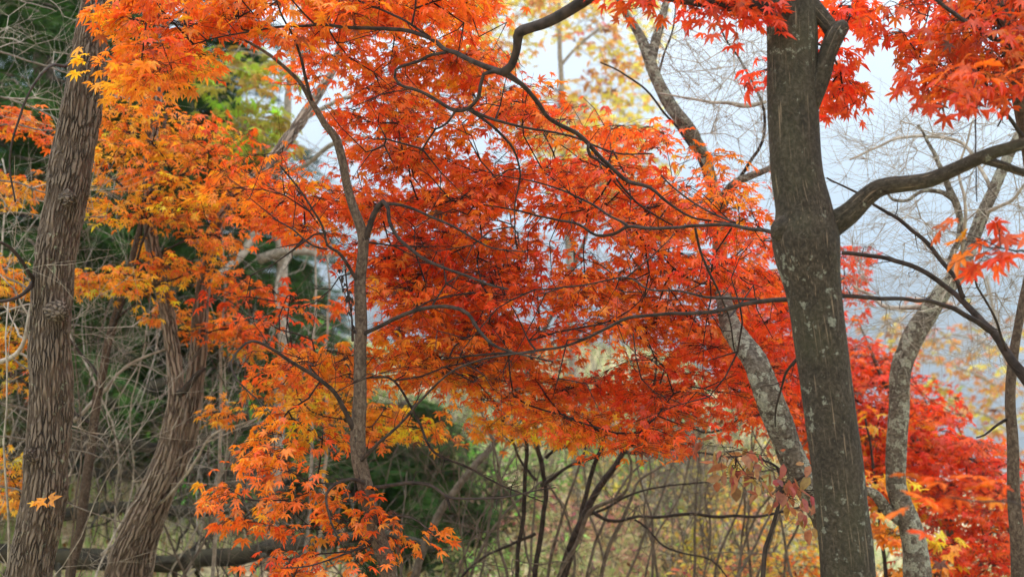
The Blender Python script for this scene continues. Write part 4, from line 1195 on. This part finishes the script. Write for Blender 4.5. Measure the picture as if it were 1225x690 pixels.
def conifer(label, base, h, w, seed, crown_from=0.15, dens=1.0):
    """dark evergreen: trunk and tiers of drooping boughs carrying short needle sprays"""
    r = np.random.default_rng(seed)
    root = thing('conifer_tree', label, 'conifer', base, 'evergreens on the left slope')
    base = np.array(base, float)
    a = Acc()
    a.tube(np.array([base + UP * z for z in np.linspace(-0.2, h, 14)]) + r.normal(0, 0.02, (14, 3)), np.linspace(h * 0.014 + 0.03, 0.01, 14), 12, wob=0.05)
    a.build('trunk', M_BROWN, root)
    bo = Acc()
    PP, XX, ZZ, SS, CC = [], [], [], [], []
    z = h * crown_from
    while z < h * 0.97:
        f = 1 - z / h
        L = w * (0.25 + 0.75 * f) * r.uniform(0.65, 1.1)
        az = r.uniform(0, 6.283)
        dh = np.array([math.cos(az), math.sin(az), 0])
        t = np.linspace(0, 1, 9)
        pts = base + UP * z + dh * (t * L)[:, None] + UP * (0.12 * L * t - 0.42 * L * t ** 2)[:, None] + r.normal(0, 0.015, (9, 3))
        bo.tube(pts, np.linspace(0.012 + 0.006 * L, 0.003, 9), 4, cap=False)
        sd = np.cross(dh, UP)
        ns = int(120 * L * dens)
        tt = r.uniform(0.12, 1.0, ns)
        p = base + UP * z + dh * (tt * L)[:, None] + UP * (0.12 * L * tt - 0.42 * L * tt ** 2)[:, None]
        sw = r.uniform(-1, 1, ns) * (0.34 * L * (1.05 - tt)) + r.normal(0, 0.02, ns)
        p = p + sw[:, None] * sd + UP * (-np.abs(sw) * 0.35 + r.normal(0, 0.03, ns))[:, None]
        x = dh * 0.8 + sd * (np.sign(sw) * r.uniform(0.1, 0.9, ns))[:, None] + r.normal(0, 0.22, (ns, 3)) - UP * 0.25
        PP.append(p); XX.append(x); ZZ.append(UP + r.normal(0, 0.35, (ns, 3))); SS.append(r.uniform(0.11, 0.22, ns))
        g = r.uniform(0.6, 1.3, (ns, 1)) * r.uniform(0.8, 1.2)
        CC.append(np.array([0.032, 0.098, 0.017]) * g + np.array([0.02, 0.02, 0.0]) * r.random((ns, 1)))
        z += h * 0.0085 * r.uniform(0.6, 1.3)
    bo.build('boughs', M_BROWN, root)
    p = np.concatenate(PP); x = nrm(np.concatenate(XX)); zz = np.concatenate(ZZ); S = np.concatenate(SS); C = np.concatenate(CC)
    zz = nrm(zz - x * np.sum(x * zz, -1, keepdims=True)); y = np.cross(zz, x)
    # feather-like sprig: a spine with needle teeth either side
    tv = [(0, 0, 0)]
    tf = []
    for k in range(6):
        u = 0.08 + 0.15 * k
        wv = 0.20 * math.sin(math.pi * (0.2 + 0.75 * (k / 6.0)))
        for sg in (-1, 1):
            i = len(tv)
            tv += [(u - 0.035, 0, 0), (u + 0.035, 0, 0.0), (u + 0.15, sg * (wv + 0.05), -0.03)]
            tf.append((i, i + 1, i + 2) if sg > 0 else (i, i + 2, i + 1))
    i = len(tv); tv += [(0, -0.012, 0), (0, 0.012, 0), (1.08, 0, -0.05)]; tf.append((i, i + 1, i + 2))
    tv, tf = np.array(tv), np.array(tf)
    V = p[:, None] + S[:, None, None] * (tv[None, :, 0:1] * x[:, None] + tv[None, :, 1:2] * y[:, None] * 1.5 + tv[None, :, 2:3] * zz[:, None])
    F = (tf[None] + (np.arange(len(p)) * len(tv))[:, None, None]).reshape(-1, 3)
    link('needles', mk_mesh('needles', V.reshape(-1, 3) - np.array(root.location), [F], M_NEEDLE, cols=np.repeat(C, len(tv), 0)), root)
    return root


def gp(x, d):
    """ground point under photo column x at distance d"""
    p = P(x, 690, d)
    yy = d
    xx = (x - 612.5) / FPX * d
    return np.array([xx, yy, float(gz(xx, yy))])


def conifers():
    for (x, d, h, w, lab, sd) in [
        (40, 11.5, 9.5, 2.7, 'dark evergreen behind the thick furrowed trunk at the far left', 1),
        (215, 14.5, 9.0, 2.6, 'dark evergreen rising behind the twin stringy trunks', 2),
        (-60, 15.0, 12, 3.2, 'dark evergreen cut off by the left side of the view', 3),
        (275, 13.5, 3.0, 2.0, 'mid-height evergreen right beside the twin trunks', 10),
        (-35, 10.0, 8.0, 2.4, 'near evergreen left of the furrowed trunk', 11),
        (95, 13.0, 7.0, 2.3, 'mid-height evergreen just right of the furrowed trunk', 12),
        (250, 15.5, 5.6, 2.0, 'narrow evergreen above the right-hand twin trunk', 13),
        (335, 19.0, 2.8, 2.3, 'lower evergreen seen left of the slender middle trunk', 4),
        (130, 18.5, 11, 3.0, 'tall dark evergreen between the furrowed and the twin trunks', 5)]:
        conifer(lab, gp(x, d) - UP * 0.1, h, w, sd)
    for (x, d, h, w, lab, sd) in [
        (480, 12.5, 1.6, 1.4, 'small young evergreen right behind the slender middle trunk', 7),
        (545, 14.5, 1.2, 1.2, 'smallest young evergreen to the right of the slender middle trunk', 8),
        (395, 14.0, 1.6, 1.5, 'young evergreen behind the low orange sprays', 9)]:
        r = conifer(lab, gp(x, d) - UP * 0.1, h, w, sd, 0.04, 1.6)
        r['group'] = 'young evergreens behind the middle trunk'


def multi_stem():
    t = Tree('multi_stem_tree', 'clump of dark leaning stems rising under the red canopy at bottom centre', 'tree', base_of(670, 690, 7.4))
    S = [
        [(672, 690, 7.4, 10.1), (683, 655, 7.4, 10.1), (698, 618, 7.4, 10.1), (718, 580, 7.4, 10.1), (735, 560, 7.4, 9.4), (748, 540, 7.4, 7.8), (780, 500, 7.4, 5.5), (820, 455, 7.4, 3.1)],
        [(676, 690, 7.5, 7.8), (690, 640, 7.5, 7.8), (700, 600, 7.5, 7.0), (712, 555, 7.5, 6.2), (725, 520, 7.5, 5.5), (735, 480, 7.5, 3.9)],
        [(640, 690, 7.3, 7.0), (647, 643, 7.3, 7.0), (653, 597, 7.3, 7.0), (647, 560, 7.3, 7.0), (640, 515, 7.3, 7.0), (638, 470, 7.3, 7.0), (638, 425, 7.3, 5.5), (645, 380, 7.3, 3.9), (640, 330, 7.3, 3.5)],
        [(618, 690, 7.2, 6.2), (622, 652, 7.2, 6.2), (628, 576, 7.2, 5.5), (630, 522, 7.2, 5.5), (622, 480, 7.2, 3.9), (600, 440, 7.2, 3.1)],
        [(668, 690, 7.3, 4.7), (690, 650, 7.3, 4.7), (706, 610, 7.3, 4.7), (745, 592, 7.3, 3.9), (755, 560, 7.3, 3.1), (750, 535, 7.3, 3.1), (740, 505, 7.3, 2.5)],
        [(719, 690, 7.6, 4.7), (735, 640, 7.6, 4.7), (752, 608, 7.6, 3.9), (765, 575, 7.6, 3.1), (800, 555, 7.6, 2.3)],
    ]
    S += [
        [(655, 690, 7.6, 3.5), (668, 630, 7.6, 3.5), (690, 570, 7.6, 3.1), (705, 520, 7.6, 2.8), (730, 450, 7.6, 2.1)],
        [(700, 700, 7.8, 3.5), (715, 640, 7.8, 3.5), (745, 580, 7.8, 2.8), (800, 530, 7.8, 2.1), (860, 490, 7.8, 1.4)],
        [(606, 690, 7.9, 3.5), (596, 640, 7.9, 3.5), (600, 590, 7.9, 3.1), (590, 530, 7.9, 2.8), (570, 480, 7.9, 2.1)],
        [(560, 700, 8.2, 3.5), (585, 640, 8.2, 3.5), (630, 590, 8.2, 2.8), (690, 550, 8.2, 2.1)],
        [(770, 700, 8.4, 2.8), (785, 640, 8.4, 2.8), (815, 590, 8.4, 2.4), (830, 530, 8.4, 2.1), (870, 480, 8.4, 1.4)],
        [(840, 700, 8.4, 2.8), (850, 640, 8.4, 2.8), (845, 590, 8.4, 2.4), (865, 540, 8.4, 2.1)],
        [(880, 700, 8.8, 3.5), (890, 650, 8.8, 3.1), (915, 600, 8.8, 2.8), (960, 560, 8.8, 2.1)],
    ]
    for k in range(16):
        x0, d0 = rng.uniform(540, 960), rng.uniform(7.6, 9.6)
        lean = rng.uniform(-1, 1) * 90 + (x0 - 700) * 0.15
        S.append([(x0 + lean * u + rng.normal(0, 5), 710 - 240 * u, d0, 3.6 * (1 - 0.6 * u)) for u in np.linspace(0, 1, 6)])
    for q in S:
        t.stem('stem', to_ground(q), M_BROWN if q[0][3] < 5 else M_BRANCH, 14, 0.04, 0.008, wob=0.08)
    B = [
        [(650, 580, 7.3, 6), (665, 570, 7.2, 5), (690, 553, 7.1, 4), (720, 545, 7.0, 3), (770, 520, 6.9, 2)],
        [(650, 545, 7.3, 5), (668, 535, 7.3, 4.5), (686, 532, 7.3, 3)],
        [(641, 575, 7.3, 5), (628, 560, 7.3, 4), (605, 510, 7.2, 3.5), (585, 470, 7.1, 3)],
        [(705, 612, 7.4, 6), (735, 622, 7.3, 5), (765, 618, 7.2, 4.5), (802, 616, 7.2, 4.5), (860, 616, 7.1, 4.5), (924, 615, 7.0, 3.6), (985, 600, 6.9, 2.5)],
        [(745, 545, 7.4, 5), (790, 535, 7.3, 4), (840, 540, 7.2, 3), (880, 548, 7.1, 2.4)],
        [(765, 512, 7.4, 4), (810, 505, 7.3, 4), (850, 515, 7.2, 3.4), (890, 500, 7.1, 2.4)],
        [(760, 620, 7.3, 3.4), (800, 655, 7.3, 3), (850, 670, 7.2, 2.6), (880, 700, 7.2, 2)],
        [(700, 620, 7.4, 4), (760, 590, 7.3, 3), (840, 575, 7.2, 2.4), (940, 560, 7.1, 2)],
        [(641, 640, 7.3, 5), (600, 655, 7.4, 4), (570, 672, 7.4, 4), (540, 700, 7.4, 4)],
        [(640, 515, 7.3, 4), (600, 560, 7.2, 0.1)],
    ][:-1]
    for q in B:
        t.stem('branch', q, M_BRANCH, 8, 0.04, 0.01, wob=0.06)
    tg = region_targets([(520, 540), (600, 500), (950, 520), (980, 640), (900, 700), (760, 660), (640, 700), (520, 690)], 6.6, 8.6, 200)
    t.grow(tg, wander=0.05)
    t.fine(700, 0.3)
    t.build_twigs(M_BROWN, 0.0016, 4, power=0.42)
    # leaning pale-brown stem behind
    t = Tree('leaning_tree', 'blurred brown stem leaning right between the middle trunk and the dark clump', 'tree', base_of(480, 690, 10))
    t.stem('trunk', to_ground([(495, 690, 10, 9), (520, 625, 10, 9), (550, 580, 10, 9), (592, 526, 10, 8), (617, 471, 10, 7), (650, 400, 10, 6), (690, 310, 10, 5), (720, 220, 10, 3)]), M_BROWN, 12, 0.06, 0.01, wob=0.05)
    for p in ([(592, 526, 10, 4), (640, 500, 9.8, 3), (690, 480, 9.6, 2)], [(690, 310, 10, 4), (670, 250, 9.9, 3), (650, 190, 9.8, 2)], [(665, 365, 10, 4), (700, 330, 9.8, 4), (755, 300, 9.7, 2.4)]):
        t.stem('branch', p, M_BROWN, 8, 0.05, 0.01)
    tg = region_targets([(500, 450), (620, 420), (720, 250), (800, 250), (760, 420), (600, 640), (520, 640)], 9, 11, 60)
    t.grow(tg, seg=.14); t.build_twigs(M_BROWN, 0.002, 4, power=0.4)


def middle_left_back():
    t = Tree('leaning_tree', 'hazy grey upright trunk in the sky gap at upper left', 'tree', base_of(300, 690, 11.0))
    t.stem('trunk', to_ground([(322, 690, 11, 15), (330, 560, 11, 14), (338, 420, 11, 13), (336, 300, 11, 12), (333, 205, 11, 11), (340, 160, 11, 10), (345, 110, 11, 8), (352, 60, 11, 6), (350, 0, 11, 4)]), M_GREY, 18, 0.05, 0.01, wob=0.05)
    for p in ([(340, 160, 11, 6), (400, 122, 10.8, 5), (440, 112, 10.6, 3)],
              [(318, 260, 11, 12), (280, 315, 10.8, 9), (250, 335, 10.6, 5)], [(310, 310, 11, 12), (350, 300, 10.8, 10), (400, 304, 10.6, 8), (430, 310, 10.5, 6)], [(325, 198, 11, 9), (360, 200, 10.8, 6), (400, 172, 10.6, 6), (440, 165, 10.4, 4)],
              [(350, 300, 10.8, 5), (330, 350, 10.6, 4), (345, 400, 10.5, 3)]):
        t.stem('branch', p, M_GREY, 10, 0.05, 0.012, wob=0.06)
    tg = region_targets([(270, 50), (450, 50), (440, 250), (420, 440), (270, 420), (260, 300)], 10, 12, 130)
    t.grow(tg, seg=.15)
    # a few yellow-green leaves still on it
    sub = region_targets([(255, 60), (330, 60), (340, 180), (290, 190), (250, 150)], 10, 11.5, 40)
    t.sprays(sub, t.grow(sub, seg=.15), size=0.085, nleaf=13, rad=0.3, colf=lambda x, y: np.array([0.42, 0.40, 0.05]), r0=0.0015)
    t.build_twigs(M_GREY, 0.002, 4, power=0.4)
    t.leaves(M_FAR_LEAF)


def yellow_back():
    t = Tree('yellow_tree', 'hazy yellow-leaved tree behind the top centre of the canopy', 'tree', base_of(690, 690, 15.0), leaf='maple5')
    t.stem('trunk', to_ground([(690, 690, 15, 12), (688, 500, 15, 11), (680, 300, 15, 9), (672, 150, 15, 7), (668, 0, 15, 5), (665, -100, 15, 4)]), M_GREY, 12, 0.1, 0.02, wob=0.04)
    for p in ([(680, 300, 15, 5), (720, 220, 14.8, 4), (760, 150, 14.6, 3)], [(678, 240, 15, 5), (630, 160, 14.8, 4), (590, 80, 14.6, 3)], [(670, 80, 15, 4), (720, 30, 14.8, 3)]):
        t.stem('branch', p, M_GREY, 8, 0.1, 0.02)
    tg = region_targets([(545, -30), (780, -30), (770, 80), (770, 170), (800, 230), (740, 260), (640, 180), (600, 120), (560, 40)], 13.5, 16.5, 230, [(660, 75, 50, 35)])
    e = t.grow(tg, seg=.25)
    t.sprays(tg, e, size=0.075, nleaf=13, rad=0.5, colf=lambda x, y: np.array([0.85, 0.66, 0.12]) if rng.random() < .75 else np.array([0.66, 0.36, 0.10]), r0=0.002)
    t.build_twigs(M_GREY, 0.003, 4, power=0.4)
    t.leaves(M_FAR_LEAF)

    t = Tree('yellow_tree', 'faint sparse yellow tree against the blue mountains at right', 'tree', base_of(1180, 690, 17), leaf='maple5')
    t.stem('trunk', to_ground([(1230, 760, 17, 8), (1225, 640, 17, 7), (1215, 520, 17, 6), (1200, 420, 17, 5), (1180, 330, 17, 4)]), M_GREY, 10, 0.1, 0.02)
    for p in ([(1215, 520, 17, 4), (1160, 490, 16.6, 3), (1110, 500, 16.4, 2)], [(1208, 470, 17, 4), (1150, 440, 16.6, 3), (1080, 430, 16.4, 2)], [(1200, 420, 17, 3), (1140, 400, 16.6, 2)]):
        t.stem('branch', p, M_GREY, 8, 0.1, 0.02)
    tg = region_targets([(1040, 375), (1120, 350), (1235, 380), (1235, 560), (1150, 500), (1080, 470), (1040, 420)], 15.5, 18.5, 85)
    e = t.grow(tg, seg=.25)
    t.sprays(tg, e, size=0.10, nleaf=8, rad=0.42, colf=lambda x, y: np.array([0.62, 0.38, 0.10]), r0=0.002)
    t.build_twigs(M_GREY, 0.003, 4, power=0.4)
    t.leaves(M_FAR_LEAF)


def low_left():
    # thick fallen and leaning limbs in the dim hollow
    L = [([(-20, 548, 9.6, 14), (60, 520, 9.8, 14), (130, 482, 10, 12), (200, 455, 10.2, 10), (260, 410, 10.4, 7)], 'dark fallen limb arching highest behind the left trunks'),
         ([(60, 470, 10.6, 16), (130, 520, 10.6, 13), (200, 535, 10.6, 13), (260, 520, 10.7, 10), (330, 505, 10.8, 7)], 'dark fallen limb sagging across the middle of the hollow'),
         ([(80, 560, 10.9, 12), (150, 568, 10.9, 12), (230, 563, 10.9, 11), (330, 572, 10.9, 8)], 'dark fallen limb lying nearly level behind the twin trunks'),
         ([(70, 615, 9.4, 15), (150, 606, 9.5, 15), (230, 612, 9.6, 13), (310, 600, 9.7, 9), (350, 580, 9.7, 6)], 'mossy fallen limb low in the hollow'),
         ([(-20, 660, 8.8, 24), (90, 668, 8.9, 24), (200, 672, 9.0, 22), (330, 655, 9.1, 18), (430, 640, 9.2, 12)], 'thickest mossy log at the very bottom left'),
         ([(330, 700, 10.4, 18), (380, 655, 10.4, 16), (450, 640, 10.5, 14), (520, 655, 10.5, 9)], 'mossy log lying behind the foot of the slender middle trunk')]
    for q, lab in L:
        pts, rad = px_path(q, 0.05, 0.012)
        o = thing('fallen_limb', lab, 'log', pts[0], 'fallen limbs in the hollow')
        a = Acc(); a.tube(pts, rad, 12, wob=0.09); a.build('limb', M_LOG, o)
        b = Acc()
        for k in range(9):
            i = int(rng.uniform(0.1, 0.95) * (len(pts) - 1))
            d = nrm(rng.normal(0, 1, 3) + UP * rng.choice([-0.6, 0.6]))
            n = int(rng.uniform(6, 14))
            w = pts[i] + np.cumsum(np.vstack([np.zeros(3), np.tile(d * 0.07, (n, 1)) + rng.normal(0, 0.018, (n, 3)) - UP * 0.004 * np.arange(n)[:, None]]), 0)
            w[:, 2] = np.maximum(w[:, 2], gz(w[:, 0], w[:, 1]) - 0.02)
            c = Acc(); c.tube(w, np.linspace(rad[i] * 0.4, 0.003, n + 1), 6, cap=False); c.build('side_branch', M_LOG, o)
    # greyish dry shrubs
    k = 0
    for (x, d, h, n, lab) in [(20, 6.6, 2.6, 4, 'bare grey shrub left of the furrowed trunk'), (110, 7.6, 2.5, 4, 'bare grey shrub between furrowed and golden stems'), (290, 8.6, 2.2, 5, 'bare grey shrub right of the twin trunks'),
                              (170, 9.0, 2.7, 5, 'bare grey shrub behind the twin trunks'), (370, 9.4, 2.1, 5, 'bare grey shrub left of the slender middle trunk'), (500, 8.8, 1.9, 5, 'bare grey shrub just right of the slender middle trunk'),
                              (-40, 8.2, 3.6, 5, 'tall bare grey shrub cut by the left side')]:
        bare_shrub('bare_shrub', lab, 'shrub', gp(x, d), h, n, M_GREY if k % 3 == 0 else M_BROWN, 40 + k, lean=0.55, group='dry shrubs at left', r0=0.010)
        k += 1
    # bare drooping twigs of the upper left
    t = Tree('dead_conifer', 'dead tree at far left with fine bare drooping grey twigs', 'dead tree', base_of(-60, 690, 7.0))
    t.stem('trunk', to_ground([(-60, 690, 7, 24), (-55, 400, 7, 20), (-50, 200, 7, 16), (-45, 0, 7, 12), (-45, -100, 7, 9)]), M_SLIM, 12, 0.1)
    for y0 in range(-40, 600, 52):
        x1, dy = rng.uniform(60, 170), rng.uniform(-30, 60)
        t.stem('branch', [(-52, y0, 7, 4), (0, y0 + dy * 0.3 - 12, 6.8, 2.8), (x1 * .5, y0 + dy * .5, 6.6, 2), (x1, y0 + dy + 10, 6.3, 1.2)], M_BROWN, 6, 0.06, 0.012)
    tg = region_targets([(-20, -20), (90, -20), (180, 100), (150, 250), (190, 420), (120, 560), (-20, 600)], 6.2, 7.4, 150)
    t.grow(tg, wander=0.10)
    t.fine(700, 0.22)
    t.build_twigs(M_GREY, 0.0013, 4, power=0.4)
    # pale dead sticks
    for q, lab in [([(122, 664, 7.6, 5), (150, 640, 7.4, 4.5), (160, 620, 7.3, 4), (185, 605, 7.2, 4), (205, 590, 7.1, 3.5), (235, 550, 7.0, 3), (255, 520, 6.9, 2.4), (300, 505, 6.8, 1.8)], 'pale forked dead stick crossing in front of the twin trunks'),
                   ([(-10, 435, 6.2, 6), (15, 425, 6.2, 6), (30, 405, 6.2, 5), (38, 365, 6.2, 4), (48, 330, 6.3, 2)], 'pale crooked dead stick beside the furrowed trunk'),
                   ([(86, 505, 7.4, 5), (115, 478, 7.4, 4.5), (150, 440, 7.4, 4), (190, 420, 7.4, 3), (235, 408, 7.4, 2), (250, 398, 7.4, 2)], 'pale dead stick reaching right from behind the furrowed trunk')]:
        pts, rad = px_path(q, 0.03, 0.006)
        o = thing('dead_stick', lab, 'stick', pts[0])
        a = Acc(); a.tube(pts, rad, 8, wob=0.08); a.build('shaft', M_PALE, o)
        for k in range(4):
            i = int(rng.uniform(0.2, 0.9) * (len(pts) - 1)); n = 8
            d = nrm(pts[min(i + 2, len(pts) - 1)] - pts[i] + rng.normal(0, 0.06, 3) * 1.0)
            w = pts[i] + np.cumsum(np.vstack([np.zeros(3), np.tile(d * 0.04, (n, 1)) + rng.normal(0, 0.012, (n, 3))]), 0)
            c = Acc(); c.tube(w, np.linspace(rad[i] * 0.6, 0.0015, n + 1), 5, cap=False); c.build('twig', M_PALE, o)
    for x, d, lab in ((262, 7.6, 'thin pale upright sapling right of the twin trunks'), (388, 7.9, 'thin pale upright sapling left of the slender trunk'), (372, 8.6, 'thin grey sapling behind the low orange sprays')):
        t = Tree('thin_sapling', lab, 'sapling', base_of(x, 690, d))
        t.stem('stem', to_ground([(x - 8, 690, d, 5), (x - 2, 600, d, 4.5), (x + 2, 500, d, 4), (x + 1, 420, d, 3.4), (x + 6, 330, d, 2.6), (x + 2, 260, d, 1.8)]), M_PALE, 8, 0.05, 0.012)
        tg = region_targets([(x - 60, 250), (x + 60, 250), (x + 70, 560), (x - 70, 560)], d - .4, d + .4, 26)
        t.grow(tg); t.build_twigs(M_GREY, 0.0012, 4, power=0.4)


def slope_brush():
    """bare brush, low bushes and grass over the pale slope"""
    protos = []
    k = 0
    for i, (h, n, m) in enumerate([(1.9, 6, M_BROWN), (1.7, 7, M_GREY), (2.3, 5, M_GREY), (1.4, 8, M_BROWN)]):
        protos.append(bare_shrub('bare_shrub', 'x', 'shrub', gp(560 + 110 * i, 12.0), h, n, m, 70 + i, lean=0.5, r0=0.009))
    sp = []
    r = np.random.default_rng(21)
    for i in range(44):
        d = 11.5 + 24 * (i / 44.0) ** 1.2
        x = r.uniform(430, 1000)
        sp.append((x, d))
    lab = 'bare brown brush thicket on the pale slope under the canopy'
    G = 'leafless brush on the slope'
    for i, (x, d) in enumerate(sp):
        if i < 4:
            o = protos[i]; o.location = tuple(gp(x, d))
        else:
            o = copy_thing(protos[i % 4], gp(x, d), r.uniform(0, 6.28), scale=r.uniform(0.75, 1.35))
        o['label'] = lab; o['group'] = G
    # coloured low bushes
    B = [(735, 14, 1.3, 2.0, (0.22, 0.34, 0.08), 'soft green bush under the canopy right of the dark clump'), (850, 15, 1.7, 2.6, (0.22, 0.33, 0.08), 'soft green bush left of the copper-leaved sapling'),
         (565, 13, 1.3, 1.8, (0.26, 0.33, 0.10), 'soft green bush behind the leaning stem'), (660, 17, 1.5, 2.6, (0.40, 0.38, 0.14), 'yellow-green bush far behind the dark clump'),
         (905, 11.5, 1.25, 1.5, (0.72, 0.46, 0.06), 'golden bush below the copper-leaved sapling'), (965, 10.5, 0.95, 1.2, (0.80, 0.34, 0.03), 'orange bush left of the smooth trunk foot'),
         (800, 12, 1.0, 1.5, (0.56, 0.42, 0.18), 'tan bush low on the slope at right of the clump'), (790, 17, 1.5, 2.6, (0.56, 0.34, 0.20), 'pinkish-brown bush high on the slope'),
         (985, 13, 2.0, 1.6, (0.74, 0.34, 0.04), 'tall amber bush half hidden by the smooth trunk'), (450, 14, 1.5, 1.8, (0.18, 0.30, 0.06), 'green bush directly behind the slender middle trunk'),
         (300, 12, 1.6, 1.7, (0.14, 0.26, 0.04), 'green bush between the twin trunks and the orange sprays'), (345, 16, 2.3, 2.2, (0.15, 0.28, 0.05), 'bigger green bush behind the low orange sprays'),
         (900, 16, 2.0, 2.6, (0.70, 0.48, 0.08), 'pale golden bush behind the copper-leaved sapling'), (700, 11, 0.6, 1.2, (0.50, 0.42, 0.20), 'small straw-coloured bush at the foot of the dark clump'),
         (600, 10.5, 0.55, 1.1, (0.30, 0.36, 0.12), 'small green bush left of the dark clump foot'), (870, 10, 0.6, 1.1, (0.66, 0.36, 0.10), 'small rusty bush at lower right of the slope'),
         (20, 13, 1.0, 1.8, (0.50, 0.33, 0.05), 'yellowish bush low behind the furrowed trunk'), (250, 15, 1.4, 2.2, (0.55, 0.30, 0.08), 'rusty bush deep behind the twin trunks'),
         (140, 14, 1.5, 2.0, (0.50, 0.36, 0.12), 'tawny bush deep behind the golden-leaved stem')]
    for i, (x, d, h, w, c, l_) in enumerate(B):
        leafy_shrub('bush', l_, 'bush', gp(x, d), h, w, c, 1000 if c[1] > c[0] else 650, 0.055 if d < 18 else 0.075, 90 + i)


def shrublets():
    r = np.random.default_rng(33)
    G = 'low leafy shrubs dotted over the slope'
    kinds = [((0.34, 0.46, 0.12), 'low yellow-green shrub on the pale slope'), ((0.66, 0.56, 0.28), 'low straw-coloured shrub on the pale slope'),
             ((0.70, 0.44, 0.26), 'low pinkish-tan shrub on the pale slope'), ((0.80, 0.58, 0.10), 'low golden shrub on the pale slope')]
    for k, (c, lab) in enumerate(kinds):
        first = None
        for i in range(8):
            d = r.uniform(11, 24); x = r.uniform(430, 1010) if k != 3 else r.uniform(780, 1010)
            if first is None:
                first = leafy_shrub('shrub', lab, 'shrub', gp(x, d), 0.75, 1.5, c, 520, 0.05, 300 + k, group=G)
            else:
                copy_thing(first, gp(x, d), r.uniform(0, 6.28), scale=r.uniform(0.6, 1.4))


def grass():
    r = np.random.default_rng(9)
    n = 60000
    d = 9 + 34 * r.random(n) ** 1.3
    x = r.uniform(-0.50, 0.50, n) * d
    keep = np.sin(x * 1.1 + np.sin(d * 0.9)) + np.sin(d * 1.7 + x * 0.6) + r.normal(0, 0.7, n) > -0.5
    x, d = x[keep], d[keep]; n = len(x)
    p = np.stack([x, d, gz(x, d) - 0.01], -1)
    h = r.uniform(0.06, 0.20, n) * (1 + 0.02 * d)
    az = r.uniform(0, 6.28, n)
    w = 0.005 + 0.0006 * d
    s = np.stack([np.cos(az), np.sin(az), 0 * az], -1)
    ln = np.stack([-np.sin(az), np.cos(az), 0 * az], -1) * (r.uniform(0.1, 0.7, n) * h)[:, None]
    V = np.stack([p - s * w[:, None], p + s * w[:, None], p + ln * .4 + UP * (h * .6)[:, None] + s * (w * .7)[:, None], p + ln * .4 + UP * (h * .6)[:, None] - s * (w * .7)[:, None], p + ln + UP * h[:, None]], 1)
    i = np.arange(n)[:, None] * 5
    q = i + np.array([[0, 1, 2, 3]]); t = i + np.array([[3, 2, 4]])
    pal = np.array([[0.46, 0.48, 0.19], [0.60, 0.54, 0.28], [0.32, 0.44, 0.12], [0.62, 0.50, 0.33], [0.42, 0.48, 0.17]])
    pat = (np.sin(x * 0.5 + 1) * np.sin(d * 0.35) + r.normal(0, 0.6, n))
    idx = np.clip(((pat + 1.6) / 3.2 * 5).astype(int), 0, 4)
    C = pal[idx] * r.uniform(0.7, 1.2, (n, 1))
    o = link('grass', mk_mesh('grass', V.reshape(-1, 3), [q, t], M_GRASS, cols=np.repeat(C, 5, 0)))
    o['kind'] = 'stuff'; o['label'] = 'pale dry and green grass covering the slope'; o['category'] = 'grass'
    # leaf litter
    n = 9000
    d = 5 + 16 * r.random(n); x = r.uniform(-0.5, 0.45, n) * d
    L = Leaves('oval')
    pal = np.array([[0.30, 0.15, 0.06], [0.22, 0.13, 0.07], [0.40, 0.24, 0.12], [0.50, 0.22, 0.04], [0.34, 0.28, 0.22]])
    L.add(np.stack([x, d, gz(x, d) + 0.02], -1), r.normal(0, 1, (n, 3)) * [1, 1, .25], r.normal(0, .35, (n, 3)) + UP, r.uniform(0.05, 0.11, n), pal[r.integers(0, 5, n)] * r.uniform(.6, 1.2, (n, 1)))
    o = link('leaf_litter', L.mesh('leaf_litter', M_FAR_LEAF, np.zeros(3)))
    o['kind'] = 'stuff'; o['label'] = 'brown fallen leaves strewn over the forest floor'; o['category'] = 'leaf litter'


big_maple()
slender_maple()
left_trunks()
lichen_trees()
right_edge()
yellow_maple()
conifers()
multi_stem()
middle_left_back()
yellow_back()
low_left()
slope_brush()
shrublets()
grass()
